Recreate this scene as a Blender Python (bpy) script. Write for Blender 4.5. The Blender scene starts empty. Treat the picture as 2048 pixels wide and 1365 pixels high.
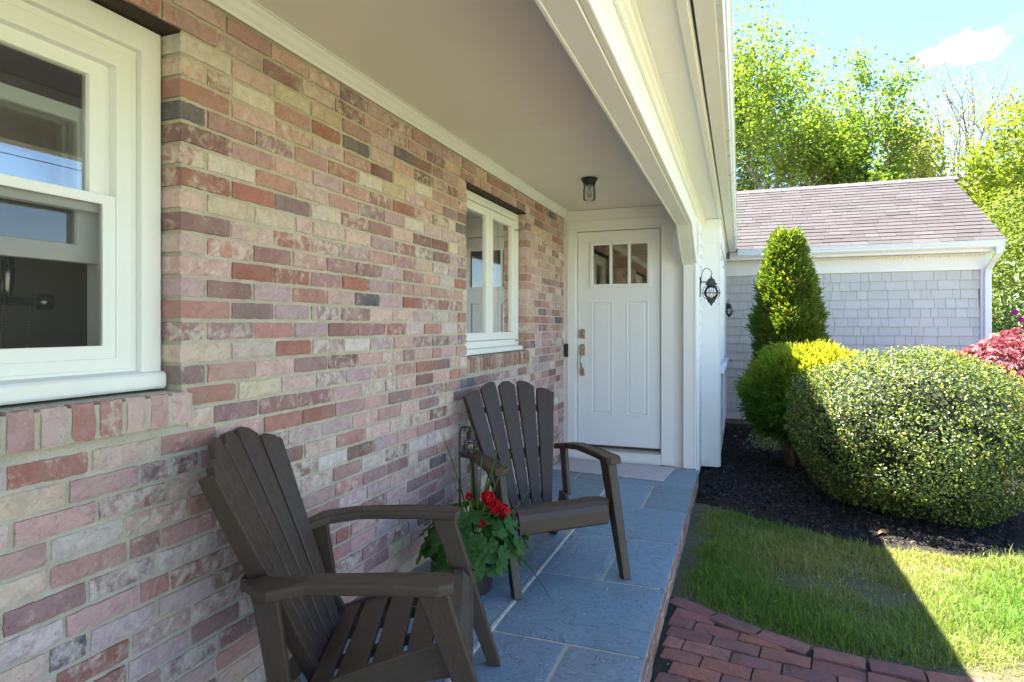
import bpy, bmesh, math, random
import numpy as np
from mathutils import Vector, Matrix
R = math.radians
random.seed(7); rng = np.random.default_rng(7)
scene = bpy.context.scene
C = scene.collection

# ------------------------------------------------------------------ camera
cam_d = bpy.data.cameras.new('camera'); cam = bpy.data.objects.new('camera', cam_d); C.objects.link(cam)
cam.location = (0, 0, 1.27); cam.rotation_euler = (R(90), 0, R(20.3))
cam_d.sensor_width = 36; cam_d.lens = 1230/2048*36; cam_d.shift_y = -30.5/2048
cam_d.clip_start = 0.05; cam_d.clip_end = 2000
scene.camera = cam
# ------------------------------------------------------------------ light
SUN = Vector((-0.354, 0.10, 1.0)).normalized()          # direction towards the sun
elev = math.asin(SUN.z); azim = math.atan2(SUN.x, SUN.y)
world = bpy.data.worlds.new('World'); scene.world = world; world.use_nodes = True
wn, wl = world.node_tree.nodes, world.node_tree.links
wn.clear()
w_out = wn.new('ShaderNodeOutputWorld'); w_bg = wn.new('ShaderNodeBackground'); w_sky = wn.new('ShaderNodeTexSky')
w_sky.sky_type = 'NISHITA'; w_sky.sun_disc = False; w_sky.sun_elevation = elev; w_sky.sun_rotation = azim
w_sky.air_density = 1.0; w_sky.dust_density = 0.0; w_sky.ozone_density = 4.0
w_bg.inputs['Strength'].default_value = 0.072
# thin fair-weather cloud all over the sky: wisps from noise, plus one small puff above the wing's roof
tc = wn.new('ShaderNodeTexCoord')
mp = wn.new('ShaderNodeMapping'); mp.inputs['Scale'].default_value = (1.0, 1.0, 2.6)
nz = wn.new('ShaderNodeTexNoise'); nz.inputs['Scale'].default_value = 2.3; nz.inputs['Detail'].default_value = 8; nz.inputs['Roughness'].default_value = 0.62
ramp = wn.new('ShaderNodeMapRange'); ramp.inputs['From Min'].default_value = 0.60; ramp.inputs['From Max'].default_value = 0.95; ramp.inputs['To Max'].default_value = 0.5
wl.new(tc.outputs['Generated'], mp.inputs['Vector']); wl.new(mp.outputs['Vector'], nz.inputs['Vector']); wl.new(nz.outputs['Fac'], ramp.inputs['Value'])
def cloud_puff(px, py, sx, sz):
    k = (px-1024)/1230; th = R(20.3)
    v = Vector((k*math.cos(th)-math.sin(th), k*math.sin(th)+math.cos(th), (652-py)/1230)).normalized()
    sub = wn.new('ShaderNodeVectorMath'); sub.operation = 'SUBTRACT'; sub.inputs[1].default_value = v
    sc = wn.new('ShaderNodeVectorMath'); sc.operation = 'MULTIPLY'; sc.inputs[1].default_value = (1/sx, 1/sx, 1/sz)
    ln = wn.new('ShaderNodeVectorMath'); ln.operation = 'LENGTH'
    n2 = wn.new('ShaderNodeTexNoise'); n2.inputs['Scale'].default_value = 17; n2.inputs['Detail'].default_value = 7; n2.inputs['Roughness'].default_value = 0.6
    ad = wn.new('ShaderNodeMath'); ad.operation = 'MULTIPLY_ADD'; ad.inputs[1].default_value = 2.6; ad.inputs[2].default_value = -1.15
    s2 = wn.new('ShaderNodeMath'); s2.operation = 'ADD'
    mr = wn.new('ShaderNodeMapRange'); mr.inputs['From Min'].default_value = 1.05; mr.inputs['From Max'].default_value = 0.45
    wl.new(tc.outputs['Generated'], sub.inputs[0]); wl.new(sub.outputs[0], sc.inputs[0]); wl.new(sc.outputs[0], ln.inputs[0])
    wl.new(tc.outputs['Generated'], n2.inputs['Vector']); wl.new(n2.outputs['Fac'], ad.inputs[0])
    wl.new(ln.outputs['Value'], s2.inputs[0]); wl.new(ad.outputs[0], s2.inputs[1]); wl.new(s2.outputs[0], mr.inputs['Value'])
    return mr.outputs['Result']
puffs = [cloud_puff(1945, 90, 0.034, 0.021), cloud_puff(1872, 112, 0.030, 0.010)]
acc = ramp.outputs['Result']
for p in puffs:
    mx = wn.new('ShaderNodeMath'); mx.operation = 'MAXIMUM'; wl.new(acc, mx.inputs[0]); wl.new(p, mx.inputs[1]); acc = mx.outputs[0]
cmix = wn.new('ShaderNodeMix'); cmix.data_type = 'RGBA'; cmix.inputs['B'].default_value = (6.5, 6.7, 7.0, 1)
wl.new(acc, cmix.inputs['Factor']); wl.new(w_sky.outputs['Color'], cmix.inputs['A'])
wl.new(cmix.outputs['Result'], w_bg.inputs['Color']); wl.new(w_bg.outputs[0], w_out.inputs['Surface'])
sd = bpy.data.lights.new('sun', 'SUN'); sd.energy = 4.8; sd.angle = R(0.53); sd.color = (1.0, 0.94, 0.82)
so = bpy.data.objects.new('sun', sd); C.objects.link(so); so.rotation_euler = SUN.to_track_quat('Z', 'Y').to_euler(); so.location = (-6, 4, 12)
vs = scene.view_settings
vs.view_transform = 'Standard'; vs.look = 'None'; vs.gamma = 1; vs.exposure = 2.76; vs.use_curve_mapping = False
scene.cycles.use_denoising = True
scene.cycles.transparent_max_bounces = 24

# ------------------------------------------------------------------ materials
def base_mat(name):
    m = bpy.data.materials.new(name); m.use_nodes = True
    nt = m.node_tree; b = nt.nodes['Principled BSDF']
    return m, nt, b
def N(nt, t, **kw):
    n = nt.nodes.new(t)
    for k, v in kw.items():
        if k in n.inputs: n.inputs[k].default_value = v
        else: setattr(n, k, v)
    return n
def noise(nt, scale, detail=4, rough=0.55, vec=None, dist=0.0):
    n = N(nt, 'ShaderNodeTexNoise', Scale=scale, Detail=detail, Roughness=rough, Distortion=dist)
    if vec is not None: nt.links.new(vec, n.inputs['Vector'])
    return n.outputs['Fac']
def rng_(nt, val, a, b, c=0.0, d=1.0):
    n = N(nt, 'ShaderNodeMapRange'); n.inputs['From Min'].default_value = a; n.inputs['From Max'].default_value = b
    n.inputs['To Min'].default_value = c; n.inputs['To Max'].default_value = d
    nt.links.new(val, n.inputs['Value']); return n.outputs['Result']
def mix(nt, fac, a, b, mode='MIX'):
    n = N(nt, 'ShaderNodeMix', data_type='RGBA', blend_type=mode)
    for v, k in ((fac, 'Factor'), (a, 'A'), (b, 'B')):
        if isinstance(v, (int, float)): n.inputs[k].default_value = v
        elif isinstance(v, tuple): n.inputs[k].default_value = (*v, 1)
        else: nt.links.new(v, n.inputs[k])
    return n.outputs['Result']
def mathn(nt, op, a, b):
    n = N(nt, 'ShaderNodeMath', operation=op)
    for v, i in ((a, 0), (b, 1)):
        if isinstance(v, (int, float)): n.inputs[i].default_value = v
        else: nt.links.new(v, n.inputs[i])
    return n.outputs[0]
def bump(nt, b, height, strength=0.3, dist=0.01):
    n = N(nt, 'ShaderNodeBump', Strength=strength, Distance=dist)
    nt.links.new(height, n.inputs['Height']); nt.links.new(n.outputs[0], b.inputs['Normal'])
def wpos(nt): return N(nt, 'ShaderNodeNewGeometry').outputs['Position']
def opos(nt): return N(nt, 'ShaderNodeTexCoord').outputs['Object']
def stretch(nt, vec, s):
    n = N(nt, 'ShaderNodeMapping'); n.inputs['Scale'].default_value = s; nt.links.new(vec, n.inputs['Vector']); return n.outputs[0]

def paint(name, col, rough=0.45, grime=0.10, bump_s=0.06):
    m, nt, b = base_mat(name); p = wpos(nt)
    f = rng_(nt, noise(nt, 3.5, 6, 0.65, p), 0.35, 0.75, 0, grime)
    c = mix(nt, f, col, tuple(x*k for x, k in zip(col, (0.72, 0.68, 0.58))))
    f2 = rng_(nt, noise(nt, 90, 3, 0.6, p), 0.62, 0.8, 0, grime*1.3)
    c = mix(nt, f2, c, tuple(x*0.55 for x in col))
    nt.links.new(c, b.inputs['Base Color']); b.inputs['Roughness'].default_value = rough
    nt.links.new(rng_(nt, noise(nt, 12, 4, 0.6, p), 0.3, 0.7, rough-0.08, rough+0.12), b.inputs['Roughness'])
    bump(nt, b, noise(nt, 140, 3, 0.6, p), bump_s, 0.004)
    return m
def plain(name, col, rough=0.5, metal=0.0, var=0.15, scale=25, bump_s=0.1):
    m, nt, b = base_mat(name); p = opos(nt)
    c = mix(nt, rng_(nt, noise(nt, scale, 4, 0.6, p), 0.3, 0.7, 0, 1), tuple(x*(1-var) for x in col), tuple(min(1, x*(1+var)) for x in col))
    nt.links.new(c, b.inputs['Base Color']); b.inputs['Roughness'].default_value = rough; b.inputs['Metallic'].default_value = metal
    bump(nt, b, noise(nt, scale*6, 3, 0.6, p), bump_s, 0.003)
    return m
M = {}
M['white'] = paint('white_paint', (0.87, 0.865, 0.85))
M['door'] = paint('door_paint', (0.83, 0.84, 0.86), 0.38, 0.05)
M['vinyl'] = paint('white_vinyl', (0.83, 0.83, 0.80), 0.35, 0.07)
M['ceiling'] = paint('ceiling_paint', (0.86, 0.81, 0.72), 0.75, 0.12)
M['gutter'] = paint('gutter_enamel', (0.78, 0.79, 0.80), 0.3, 0.08)
M['siding'] = None
M['dark_steel'] = plain('rusty_lintel_steel', (0.035, 0.022, 0.015), 0.8, 0.0, 0.4, 30, 0.4)
M['black_metal'] = plain('black_metal', (0.025, 0.026, 0.028), 0.45, 0.3)
M['bronze'] = plain('weathered_bronze', (0.06, 0.065, 0.07), 0.55, 0.5, 0.45, 40)
M['nickel'] = plain('satin_nickel', (0.52, 0.44, 0.34), 0.3, 0.9, 0.12)
M['chrome'] = plain('dark_chrome', (0.30, 0.29, 0.29), 0.2, 1.0, 0.1)
M['foundation'] = plain('concrete', (0.30, 0.28, 0.25), 0.9, 0, 0.25, 14, 0.4)
M['black_plastic'] = plain('black_plastic', (0.02, 0.02, 0.022), 0.35)
M['sweep'] = plain('brown_door_sweep', (0.06, 0.035, 0.02), 0.7)
M['alu'] = plain('threshold_aluminium', (0.45, 0.45, 0.44), 0.45, 0.4)
M['warm_room'] = plain('warm_interior_plaster', (0.60, 0.45, 0.29), 0.8)
M['dark_tile'] = plain('brown_shower_tile', (0.16, 0.13, 0.105), 0.5, 0, 0.3, 3)
M['curtain'] = plain('curtain_linen', (0.80, 0.72, 0.62), 0.9, 0, 0.08, 60)
M['cabinet'] = plain('wooden_cabinet', (0.26, 0.12, 0.05), 0.55, 0, 0.3, 8)
M['bark'] = plain('grey_bark', (0.16, 0.13, 0.10), 0.95, 0, 0.4, 6, 0.6)
M['pale_bark'] = plain('pale_bark', (0.34, 0.29, 0.24), 0.95, 0, 0.3, 6, 0.5)
M['stem'] = plain('green_stem', (0.10, 0.16, 0.05), 0.7)
M['pot'] = plain('dark_pot_plastic', (0.035, 0.033, 0.033), 0.5)
M['cable'] = plain('black_cable', (0.02, 0.02, 0.02), 0.6)

def glass_mat(name, ior=1.5, tint=(0.92, 0.95, 0.93), boost=1.0):
    m = bpy.data.materials.new(name); m.use_nodes = True; nt = m.node_tree; nt.nodes.clear()
    o = N(nt, 'ShaderNodeOutputMaterial'); mx = N(nt, 'ShaderNodeMixShader'); t = N(nt, 'ShaderNodeBsdfTransparent'); g = N(nt, 'ShaderNodeBsdfGlossy', Roughness=0.004)
    t.inputs['Color'].default_value = (*tint, 1); g.inputs['Color'].default_value = (1, 1, 1, 1)
    fr = N(nt, 'ShaderNodeFresnel', IOR=ior)
    nt.links.new(mathn(nt, 'MINIMUM', mathn(nt, 'MULTIPLY', fr.outputs[0], boost), 1.0), mx.inputs['Fac'])
    nt.links.new(t.outputs[0], mx.inputs[1]); nt.links.new(g.outputs[0], mx.inputs[2]); nt.links.new(mx.outputs[0], o.inputs['Surface'])
    return m
M['pane'] = glass_mat('window_glass', 1.7, (0.86, 0.92, 0.88), 3.8)
M['clear'] = glass_mat('clear_glass', 1.5, (0.95, 0.97, 0.97))
m = bpy.data.materials.new('insect_screen'); m.use_nodes = True; nt = m.node_tree; nt.nodes.clear()
o = N(nt, 'ShaderNodeOutputMaterial'); mx = N(nt, 'ShaderNodeMixShader', Fac=0.42); t = N(nt, 'ShaderNodeBsdfTransparent'); df = N(nt, 'ShaderNodeBsdfDiffuse'); df.inputs['Color'].default_value = (0.07, 0.065, 0.06, 1)
nt.links.new(t.outputs[0], mx.inputs[1]); nt.links.new(df.outputs[0], mx.inputs[2]); nt.links.new(mx.outputs[0], o.inputs['Surface'])
M['screen'] = m
def emit(name, col, s):
    m, nt, b = base_mat(name); b.inputs['Emission Color'].default_value = (*col, 1); b.inputs['Emission Strength'].default_value = s; b.inputs['Base Color'].default_value = (*col, 1)
    return m
M['lamp'] = emit('warm_lamp', (1, 0.66, 0.32), 55)

# masonry: every piece carries its own fired colour in 'col' (alpha = how much lime wash it still has)
def brick_mat(name, wash=(0.80, 0.71, 0.62), rough=0.9, pits=1.0, wash_k=1.0, dust=(0.64, 0.45, 0.40), moss=False):
    m, nt, b = base_mat(name); p = wpos(nt)
    at = N(nt, 'ShaderNodeAttribute', attribute_name='col')
    big = noise(nt, 6.5, 6, 0.6, p); mid = noise(nt, 26, 9, 0.72, p, 0.4); fine = noise(nt, 260, 4, 0.7, p)
    c = mix(nt, rng_(nt, big, 0.36, 0.70, 0.0, 0.38), at.outputs['Color'], dust)
    c = mix(nt, rng_(nt, noise(nt, 21, 9, 0.75, p, 0.8), 0.46, 0.66, 0, 0.7), c, mix(nt, 0.5, c, (0.20, 0.085, 0.07)))
    thr = mathn(nt, 'SUBTRACT', 0.74, mathn(nt, 'MULTIPLY', at.outputs['Alpha'], 0.34*wash_k))
    wf = N(nt, 'ShaderNodeMapRange'); nt.links.new(mid, wf.inputs['Value']); nt.links.new(thr, wf.inputs['From Min'])
    nt.links.new(mathn(nt, 'ADD', thr, 0.18), wf.inputs['From Max']); wf.inputs['To Max'].default_value = 0.76
    c = mix(nt, wf.outputs['Result'], c, wash)
    pit = rng_(nt, noise(nt, 62, 5, 0.85, p, 2.2), 0.63, 0.67, 0, 0.85*pits)
    fleck = rng_(nt, noise(nt, 150, 2, 0.5, p, 0.5), 0.70, 0.73, 0, 0.7)
    c = mix(nt, fleck, c, wash)
    c = mix(nt, pit, c, (0.11, 0.045, 0.032))
    c = mix(nt, rng_(nt, fine, 0.3, 0.7, 0, 0.22), c, mix(nt, 0.6, c, (0.12, 0.08, 0.07)))
    if moss:
        c = mix(nt, rng_(nt, noise(nt, 13, 8, 0.75, p, 0.7), 0.50, 0.70, 0, 0.55), c, (0.06, 0.052, 0.035))
        c = mix(nt, rng_(nt, noise(nt, 170, 3, 0.7, p), 0.55, 0.66, 0, 0.55), c, (0.05, 0.04, 0.03))
    nt.links.new(c, b.inputs['Base Color']); b.inputs['Roughness'].default_value = rough
    h = mathn(nt, 'ADD', mathn(nt, 'MULTIPLY', mid, 0.9), mathn(nt, 'MULTIPLY', fine, 0.5))
    h = mathn(nt, 'SUBTRACT', h, mathn(nt, 'MULTIPLY', pit, 0.6))
    bump(nt, b, h, 0.8, 0.008)
    return m
M['brick'] = brick_mat('old_washed_brick')
M['paver'] = brick_mat('red_paver', (0.25, 0.20, 0.18), 0.92, 0.8, 0.8, (0.22, 0.12, 0.11), True)
def mortar_mat():
    m, nt, b = base_mat('sandy_mortar'); p = wpos(nt)
    c = mix(nt, rng_(nt, noise(nt, 9, 6, 0.7, p), 0.3, 0.7), (0.46, 0.41, 0.32), (0.64, 0.58, 0.46))
    c = mix(nt, rng_(nt, noise(nt, 160, 3, 0.7, p), 0.55, 0.75, 0, 0.6), c, (0.22, 0.19, 0.15))
    nt.links.new(c, b.inputs['Base Color']); b.inputs['Roughness'].default_value = 0.95
    bump(nt, b, noise(nt, 120, 6, 0.75, p), 0.8, 0.006); return m
M['mortar'] = mortar_mat()
def slate_mat():
    m, nt, b = base_mat('cleft_bluestone'); p = wpos(nt)
    at = N(nt, 'ShaderNodeAttribute', attribute_name='col')
    st = stretch(nt, p, (1.0, 1.7, 1.0))
    cl = noise(nt, 4.0, 5, 0.55, st, 1.2); fi = noise(nt, 60, 5, 0.7, p)
    # cleft terraces: the stone splits in flat layers with sharp little steps
    n = N(nt, 'ShaderNodeMath', operation='MULTIPLY'); nt.links.new(cl, n.inputs[0]); n.inputs[1].default_value = 13
    fl = N(nt, 'ShaderNodeMath', operation='FLOOR'); nt.links.new(n.outputs[0], fl.inputs[0])
    fr = mathn(nt, 'SUBTRACT', n.outputs[0], fl.outputs[0])
    step = mathn(nt, 'ADD', fl.outputs[0], rng_(nt, fr, 0.88, 1.0))
    h = mathn(nt, 'ADD', mathn(nt, 'MULTIPLY', step, 0.19), mathn(nt, 'MULTIPLY', fi, 0.22))
    c = mix(nt, rng_(nt, noise(nt, 2.6, 5, 0.6, p), 0.3, 0.7), at.outputs['Color'], mix(nt, 0.4, at.outputs['Color'], (0.28, 0.30, 0.31)))
    c = mix(nt, rng_(nt, fi, 0.35, 0.75, 0, 0.45), c, (0.17, 0.21, 0.25))
    c = mix(nt, rng_(nt, fr, 0.86, 0.97, 0, 0.35), c, (0.09, 0.11, 0.13))
    c = mix(nt, rng_(nt, noise(nt, 330, 2, 0.6, p), 0.7, 0.76, 0, 0.5), c, (0.5, 0.5, 0.48))
    c = mix(nt, rng_(nt, noise(nt, 1.7, 7, 0.7, p, 0.8), 0.52, 0.68, 0, 0.3), c, (0.17, 0.20, 0.21))
    nt.links.new(c, b.inputs['Base Color']); b.inputs['Roughness'].default_value = 0.62
    bump(nt, b, h, 1.0, 0.022); return m
M['slate'] = slate_mat()
def attr_mat(name, rough=0.85, grain=(1, 1, 1), var=0.25, scale=40, bs=0.3, attr='col'):
    m, nt, b = base_mat(name); p = wpos(nt); at = N(nt, 'ShaderNodeAttribute', attribute_name=attr)
    g = noise(nt, scale, 5, 0.65, stretch(nt, p, grain))
    c = mix(nt, rng_(nt, g, 0.3, 0.7, 0, 1), mix(nt, var, at.outputs['Color'], (0, 0, 0)), at.outputs['Color'])
    nt.links.new(c, b.inputs['Base Color']); b.inputs['Roughness'].default_value = rough
    bump(nt, b, g, bs, 0.004); return m
M['cedar'] = attr_mat('grey_painted_shingle', 0.8, (6, 6, 0.5), 0.10, 30, 0.35)
M['asphalt_shingle'] = attr_mat('granular_roof_shingle', 0.95, (1, 1, 1), 0.35, 120, 0.5)
def chair_mat():
    m, nt, b = base_mat('brown_resin_woodgrain'); p = opos(nt)
    at = N(nt, 'ShaderNodeAttribute', attribute_name='grain')     # coordinates laid along each board
    g = noise(nt, 14, 5, 0.6, stretch(nt, at.outputs['Vector'], (1.2, 14, 14)), 1.5)
    dust = rng_(nt, noise(nt, 22, 8, 0.8, p), 0.45, 0.75, 0.0, 0.5)
    geo = N(nt, 'ShaderNodeNewGeometry'); sx = N(nt, 'ShaderNodeSeparateXYZ'); nt.links.new(geo.outputs['Normal'], sx.inputs[0])
    up = rng_(nt, sx.outputs['Z'], 0.55, 0.95)                    # dust settles on upward faces
    c = mix(nt, rng_(nt, g, 0.3, 0.7), (0.042, 0.025, 0.016), (0.066, 0.041, 0.026))
    c = mix(nt, mathn(nt, 'MULTIPLY', dust, up), c, (0.20, 0.165, 0.12))
    sp = rng_(nt, noise(nt, 170, 2, 0.5, p), 0.71, 0.75, 0, 0.6)
    c = mix(nt, mathn(nt, 'MULTIPLY', sp, up), c, (0.35, 0.32, 0.27))
    nt.links.new(c, b.inputs['Base Color'])
    nt.links.new(rng_(nt, dust, 0, 0.5, 0.42, 0.7), b.inputs['Roughness'])
    bump(nt, b, g, 0.4, 0.003); return m
M['chair'] = chair_mat()
def mat_mat():
    m, nt, b = base_mat('ribbed_doormat'); p = opos(nt)
    w = N(nt, 'ShaderNodeTexWave', Scale=38.0, Distortion=1.2, bands_direction='Y'); nt.links.new(p, w.inputs['Vector']); w.inputs['Detail'].default_value = 3
    c = mix(nt, w.outputs['Fac'], (0.50, 0.46, 0.47), (0.66, 0.62, 0.63))
    nt.links.new(mix(nt, rng_(nt, noise(nt, 9, 5, 0.6, p), 0.4, 0.75, 0, 0.35), c, (0.36, 0.33, 0.33)), b.inputs['Base Color'])
    b.inputs['Roughness'].default_value = 0.95; bump(nt, b, w.outputs['Fac'], 0.5, 0.004); return m
M['doormat'] = mat_mat()
def leaf_mat(name, trans=0.45, rough=0.5, spec=0.5, tint=(1.25, 1.3, 0.55)):
    m = bpy.data.materials.new(name); m.use_nodes = True; nt = m.node_tree; b = nt.nodes['Principled BSDF']; o = nt.nodes['Material Output']
    at = N(nt, 'ShaderNodeAttribute', attribute_name='col')
    nt.links.new(at.outputs['Color'], b.inputs['Base Color']); b.inputs['Roughness'].default_value = rough; b.inputs['Specular IOR Level'].default_value = spec
    t = N(nt, 'ShaderNodeBsdfTranslucent'); nt.links.new(mix(nt, 1.0, at.outputs['Color'], tint, 'MULTIPLY'), t.inputs['Color'])
    mx = N(nt, 'ShaderNodeMixShader', Fac=trans)
    nt.links.new(b.outputs[0], mx.inputs[1]); nt.links.new(t.outputs[0], mx.inputs[2]); nt.links.new(mx.outputs[0], o.inputs['Surface'])
    return m
M['leaf'] = leaf_mat('soft_leaf', 0.55, 0.5, 0.4)
M['gloss_leaf'] = leaf_mat('glossy_leaf', 0.28, 0.36, 0.5)
M['red_leaf'] = leaf_mat('red_leaf', 0.3, 0.55, 0.4, (1.2, 0.9, 0.9))
M['grass'] = leaf_mat('grass_blade', 0.4, 0.6, 0.25)
M['petal'] = leaf_mat('petal', 0.25, 0.6, 0.2)
M['chip'] = attr_mat('shredded_bark', 0.9, (1, 1, 1), 0.4, 80, 0.3)
def ground_mat(name, a, b_, c_, s1=1.2, s2=30):
    m, nt, b = base_mat(name); p = wpos(nt)
    c = mix(nt, rng_(nt, noise(nt, s1, 6, 0.65, p), 0.35, 0.65), a, b_)
    c = mix(nt, rng_(nt, noise(nt, s2, 5, 0.7, p), 0.45, 0.75, 0, 0.8), c, c_)
    nt.links.new(c, b.inputs['Base Color']); b.inputs['Roughness'].default_value = 1.0
    bump(nt, b, noise(nt, s2*3, 5, 0.7, p), 0.8, 0.02); return m
M['lawn'] = ground_mat('lawn_thatch', (0.19, 0.23, 0.10), (0.27, 0.28, 0.16), (0.26, 0.23, 0.16))
M['mulch'] = ground_mat('dark_mulch', (0.014, 0.011, 0.010), (0.026, 0.020, 0.017), (0.04, 0.032, 0.027), 4, 60)
M['path_soil'] = ground_mat('path_joint_soil', (0.03, 0.026, 0.018), (0.045, 0.05, 0.02), (0.02, 0.017, 0.013), 5, 50)

# ------------------------------------------------------------------ mesh helpers
def world_of(o):
    v = Vector((0, 0, 0))
    while o is not None: v += o.location; o = o.parent
    return v
def mesh_obj(name, verts, faces, mat, parent=None, smooth=False, local=False, col=None, kind=None):
    me = bpy.data.meshes.new(name)
    off = Vector((0, 0, 0)) if (local or parent is None) else world_of(parent)
    v = np.asarray(verts, dtype=np.float64).reshape(-1, 3) - np.array(off)
    me.from_pydata(v.tolist(), [], [list(map(int, f)) for f in faces]); me.update()
    if mat: me.materials.append(mat)
    if smooth: me.shade_smooth()
    if col is not None: set_col(me, col)
    o = bpy.data.objects.new(name, me); C.objects.link(o); o.parent = parent
    if kind: o['kind'] = kind
    return o
def set_col(me, col):
    a = me.color_attributes.new('col', 'FLOAT_COLOR', 'POINT')
    c = np.asarray(col, dtype=np.float32)
    if c.ndim == 1: c = np.tile(c, (len(me.vertices), 1))
    if c.shape[1] == 3: c = np.hstack([c, np.ones((len(c), 1), np.float32)])
    a.data.foreach_set('color', c.ravel())
def tri_obj(name, V, F, mat, parent=None, col=None, kind=None, smooth=False):
    """fast path: numpy verts (n,3) world space, triangles or quads (m,k)"""
    off = np.array(world_of(parent)) if parent is not None else np.zeros(3)
    V = np.asarray(V, np.float32) - off.astype(np.float32); F = np.asarray(F, np.int32); k = F.shape[1]
    me = bpy.data.meshes.new(name); me.vertices.add(len(V)); me.vertices.foreach_set('co', V.ravel())
    me.loops.add(F.size); me.loops.foreach_set('vertex_index', F.ravel())
    me.polygons.add(len(F)); me.polygons.foreach_set('loop_start', np.arange(0, F.size, k, dtype=np.int32))
    me.update(calc_edges=True); me.validate()
    me.materials.append(mat)
    if col is not None: set_col(me, col)
    if smooth: me.shade_smooth()
    o = bpy.data.objects.new(name, me); C.objects.link(o); o.parent = parent
    if kind: o['kind'] = kind
    return o
def empty(name, loc, label=None, cat=None, group=None, rz=0):
    o = bpy.data.objects.new(name, None); C.objects.link(o); o.location = loc; o.rotation_euler.z = rz; o.empty_display_size = 0.1
    if label: tag(o, label, cat, group)
    return o
def tag(o, label, cat, group=None):
    o['label'] = label; o['category'] = cat
    if group: o['group'] = group
    return o
class Geo:
    def __init__(s): s.v = []; s.f = []
    def add(s, v, f):
        n = len(s.v); s.v += [tuple(x) for x in v]; s.f += [tuple(i+n for i in q) for q in f]; return s
    def box(s, x0, x1, y0, y1, z0, z1):
        return s.add([(x0,y0,z0),(x1,y0,z0),(x1,y1,z0),(x0,y1,z0),(x0,y0,z1),(x1,y0,z1),(x1,y1,z1),(x0,y1,z1)],
                     [(0,3,2,1),(4,5,6,7),(0,1,5,4),(1,2,6,5),(2,3,7,6),(3,0,4,7)])
    def hexa(s, p): # 8 points, bottom loop then top loop
        return s.add(p, [(0,3,2,1),(4,5,6,7),(0,1,5,4),(1,2,6,5),(2,3,7,6),(3,0,4,7)])
    def ring(s, axis, o, i, a0, a1):
        """rectangular frame. axis 'x': o,i=(y0,y1,z0,z1) spanning x a0..a1; axis 'y': (x0,x1,z0,z1)"""
        def P(u, v, a): return (a, u, v) if axis == 'x' else (u, a, v)
        loops = []
        for r, a in ((o, a0), (i, a0), (i, a1), (o, a1)):
            loops.append([P(r[0], r[2], a), P(r[1], r[2], a), P(r[1], r[3], a), P(r[0], r[3], a)])
        v = sum(loops, []); f = []
        for l in range(4):
            m_ = (l+1) % 4
            for k in range(4): f.append((l*4+k, l*4+(k+1) % 4, m_*4+(k+1) % 4, m_*4+k))
        return s.add(v, f)
    def extr(s, prof, axis, a0, a1):
        """closed profile extruded along an axis. 'y': prof=(x,z); 'x': (y,z); 'z': (x,y)"""
        def P(p, a): return {'y': (p[0], a, p[1]), 'x': (a, p[0], p[1]), 'z': (p[0], p[1], a)}[axis]
        n = len(prof); v = [P(p, a0) for p in prof]+[P(p, a1) for p in prof]
        return s.add(v, [(k, (k+1) % n, n+(k+1) % n, n+k) for k in range(n)]+[tuple(range(n))[::-1], tuple(range(n, 2*n))])
    def tube(s, pts, rad, seg=8, cap=True):
        pts = [Vector(p) for p in pts]; n = len(pts)
        rad = [rad]*n if isinstance(rad, (int, float)) else rad
        t0 = (pts[1]-pts[0]).normalized(); up = Vector((0, 0, 1)) if abs(t0.z) < 0.9 else Vector((1, 0, 0))
        a = t0.cross(up).normalized(); v = []
        for k in range(n):
            t = (pts[min(k+1, n-1)]-pts[max(k-1, 0)]).normalized()
            a = (a - t*a.dot(t)).normalized(); b = t.cross(a)
            for j in range(seg):
                an = 2*math.pi*j/seg; v.append(pts[k]+(a*math.cos(an)+b*math.sin(an))*rad[k])
        f = [(k*seg+j, k*seg+(j+1) % seg, (k+1)*seg+(j+1) % seg, (k+1)*seg+j) for k in range(n-1) for j in range(seg)]
        if cap: f += [tuple(range(seg))[::-1], tuple(range((n-1)*seg, n*seg))]
        return s.add(v, f)
    def lathe(s, prof, cx, cy, seg=20):
        v = [(cx+r*math.cos(2*math.pi*j/seg), cy+r*math.sin(2*math.pi*j/seg), z) for r, z in prof for j in range(seg)]
        n = len(prof)
        f = [(k*seg+j, k*seg+(j+1) % seg, (k+1)*seg+(j+1) % seg, (k+1)*seg+j) for k in range(n-1) for j in range(seg)]
        if prof[0][0] > 0: f.append(tuple(range(seg))[::-1])
        if prof[-1][0] > 0: f.append(tuple(range((n-1)*seg, n*seg)))
        return s.add(v, f)
    def obj(s, name, mat, parent=None, bevel=0, smooth=False, local=False, col=None, kind=None, seg=2):
        o = mesh_obj(name, s.v, s.f, mat, parent, smooth, local, None, kind)
        bm = bmesh.new(); bm.from_mesh(o.data); bmesh.ops.recalc_face_normals(bm, faces=bm.faces[:]); bm.to_mesh(o.data); bm.free()
        if col is not None: set_col(o.data, col)
        if bevel:
            b = o.modifiers.new('edge', 'BEVEL'); b.width = bevel; b.segments = seg; b.limit_method = 'ANGLE'; b.angle_limit = R(28); b.harden_normals = False
        return o
def BX(name, mat, parent, x0, x1, y0, y1, z0, z1, bevel=0.002, **k):
    return Geo().box(x0, x1, y0, y1, z0, z1).obj(name, mat, parent, bevel, **k)

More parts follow.
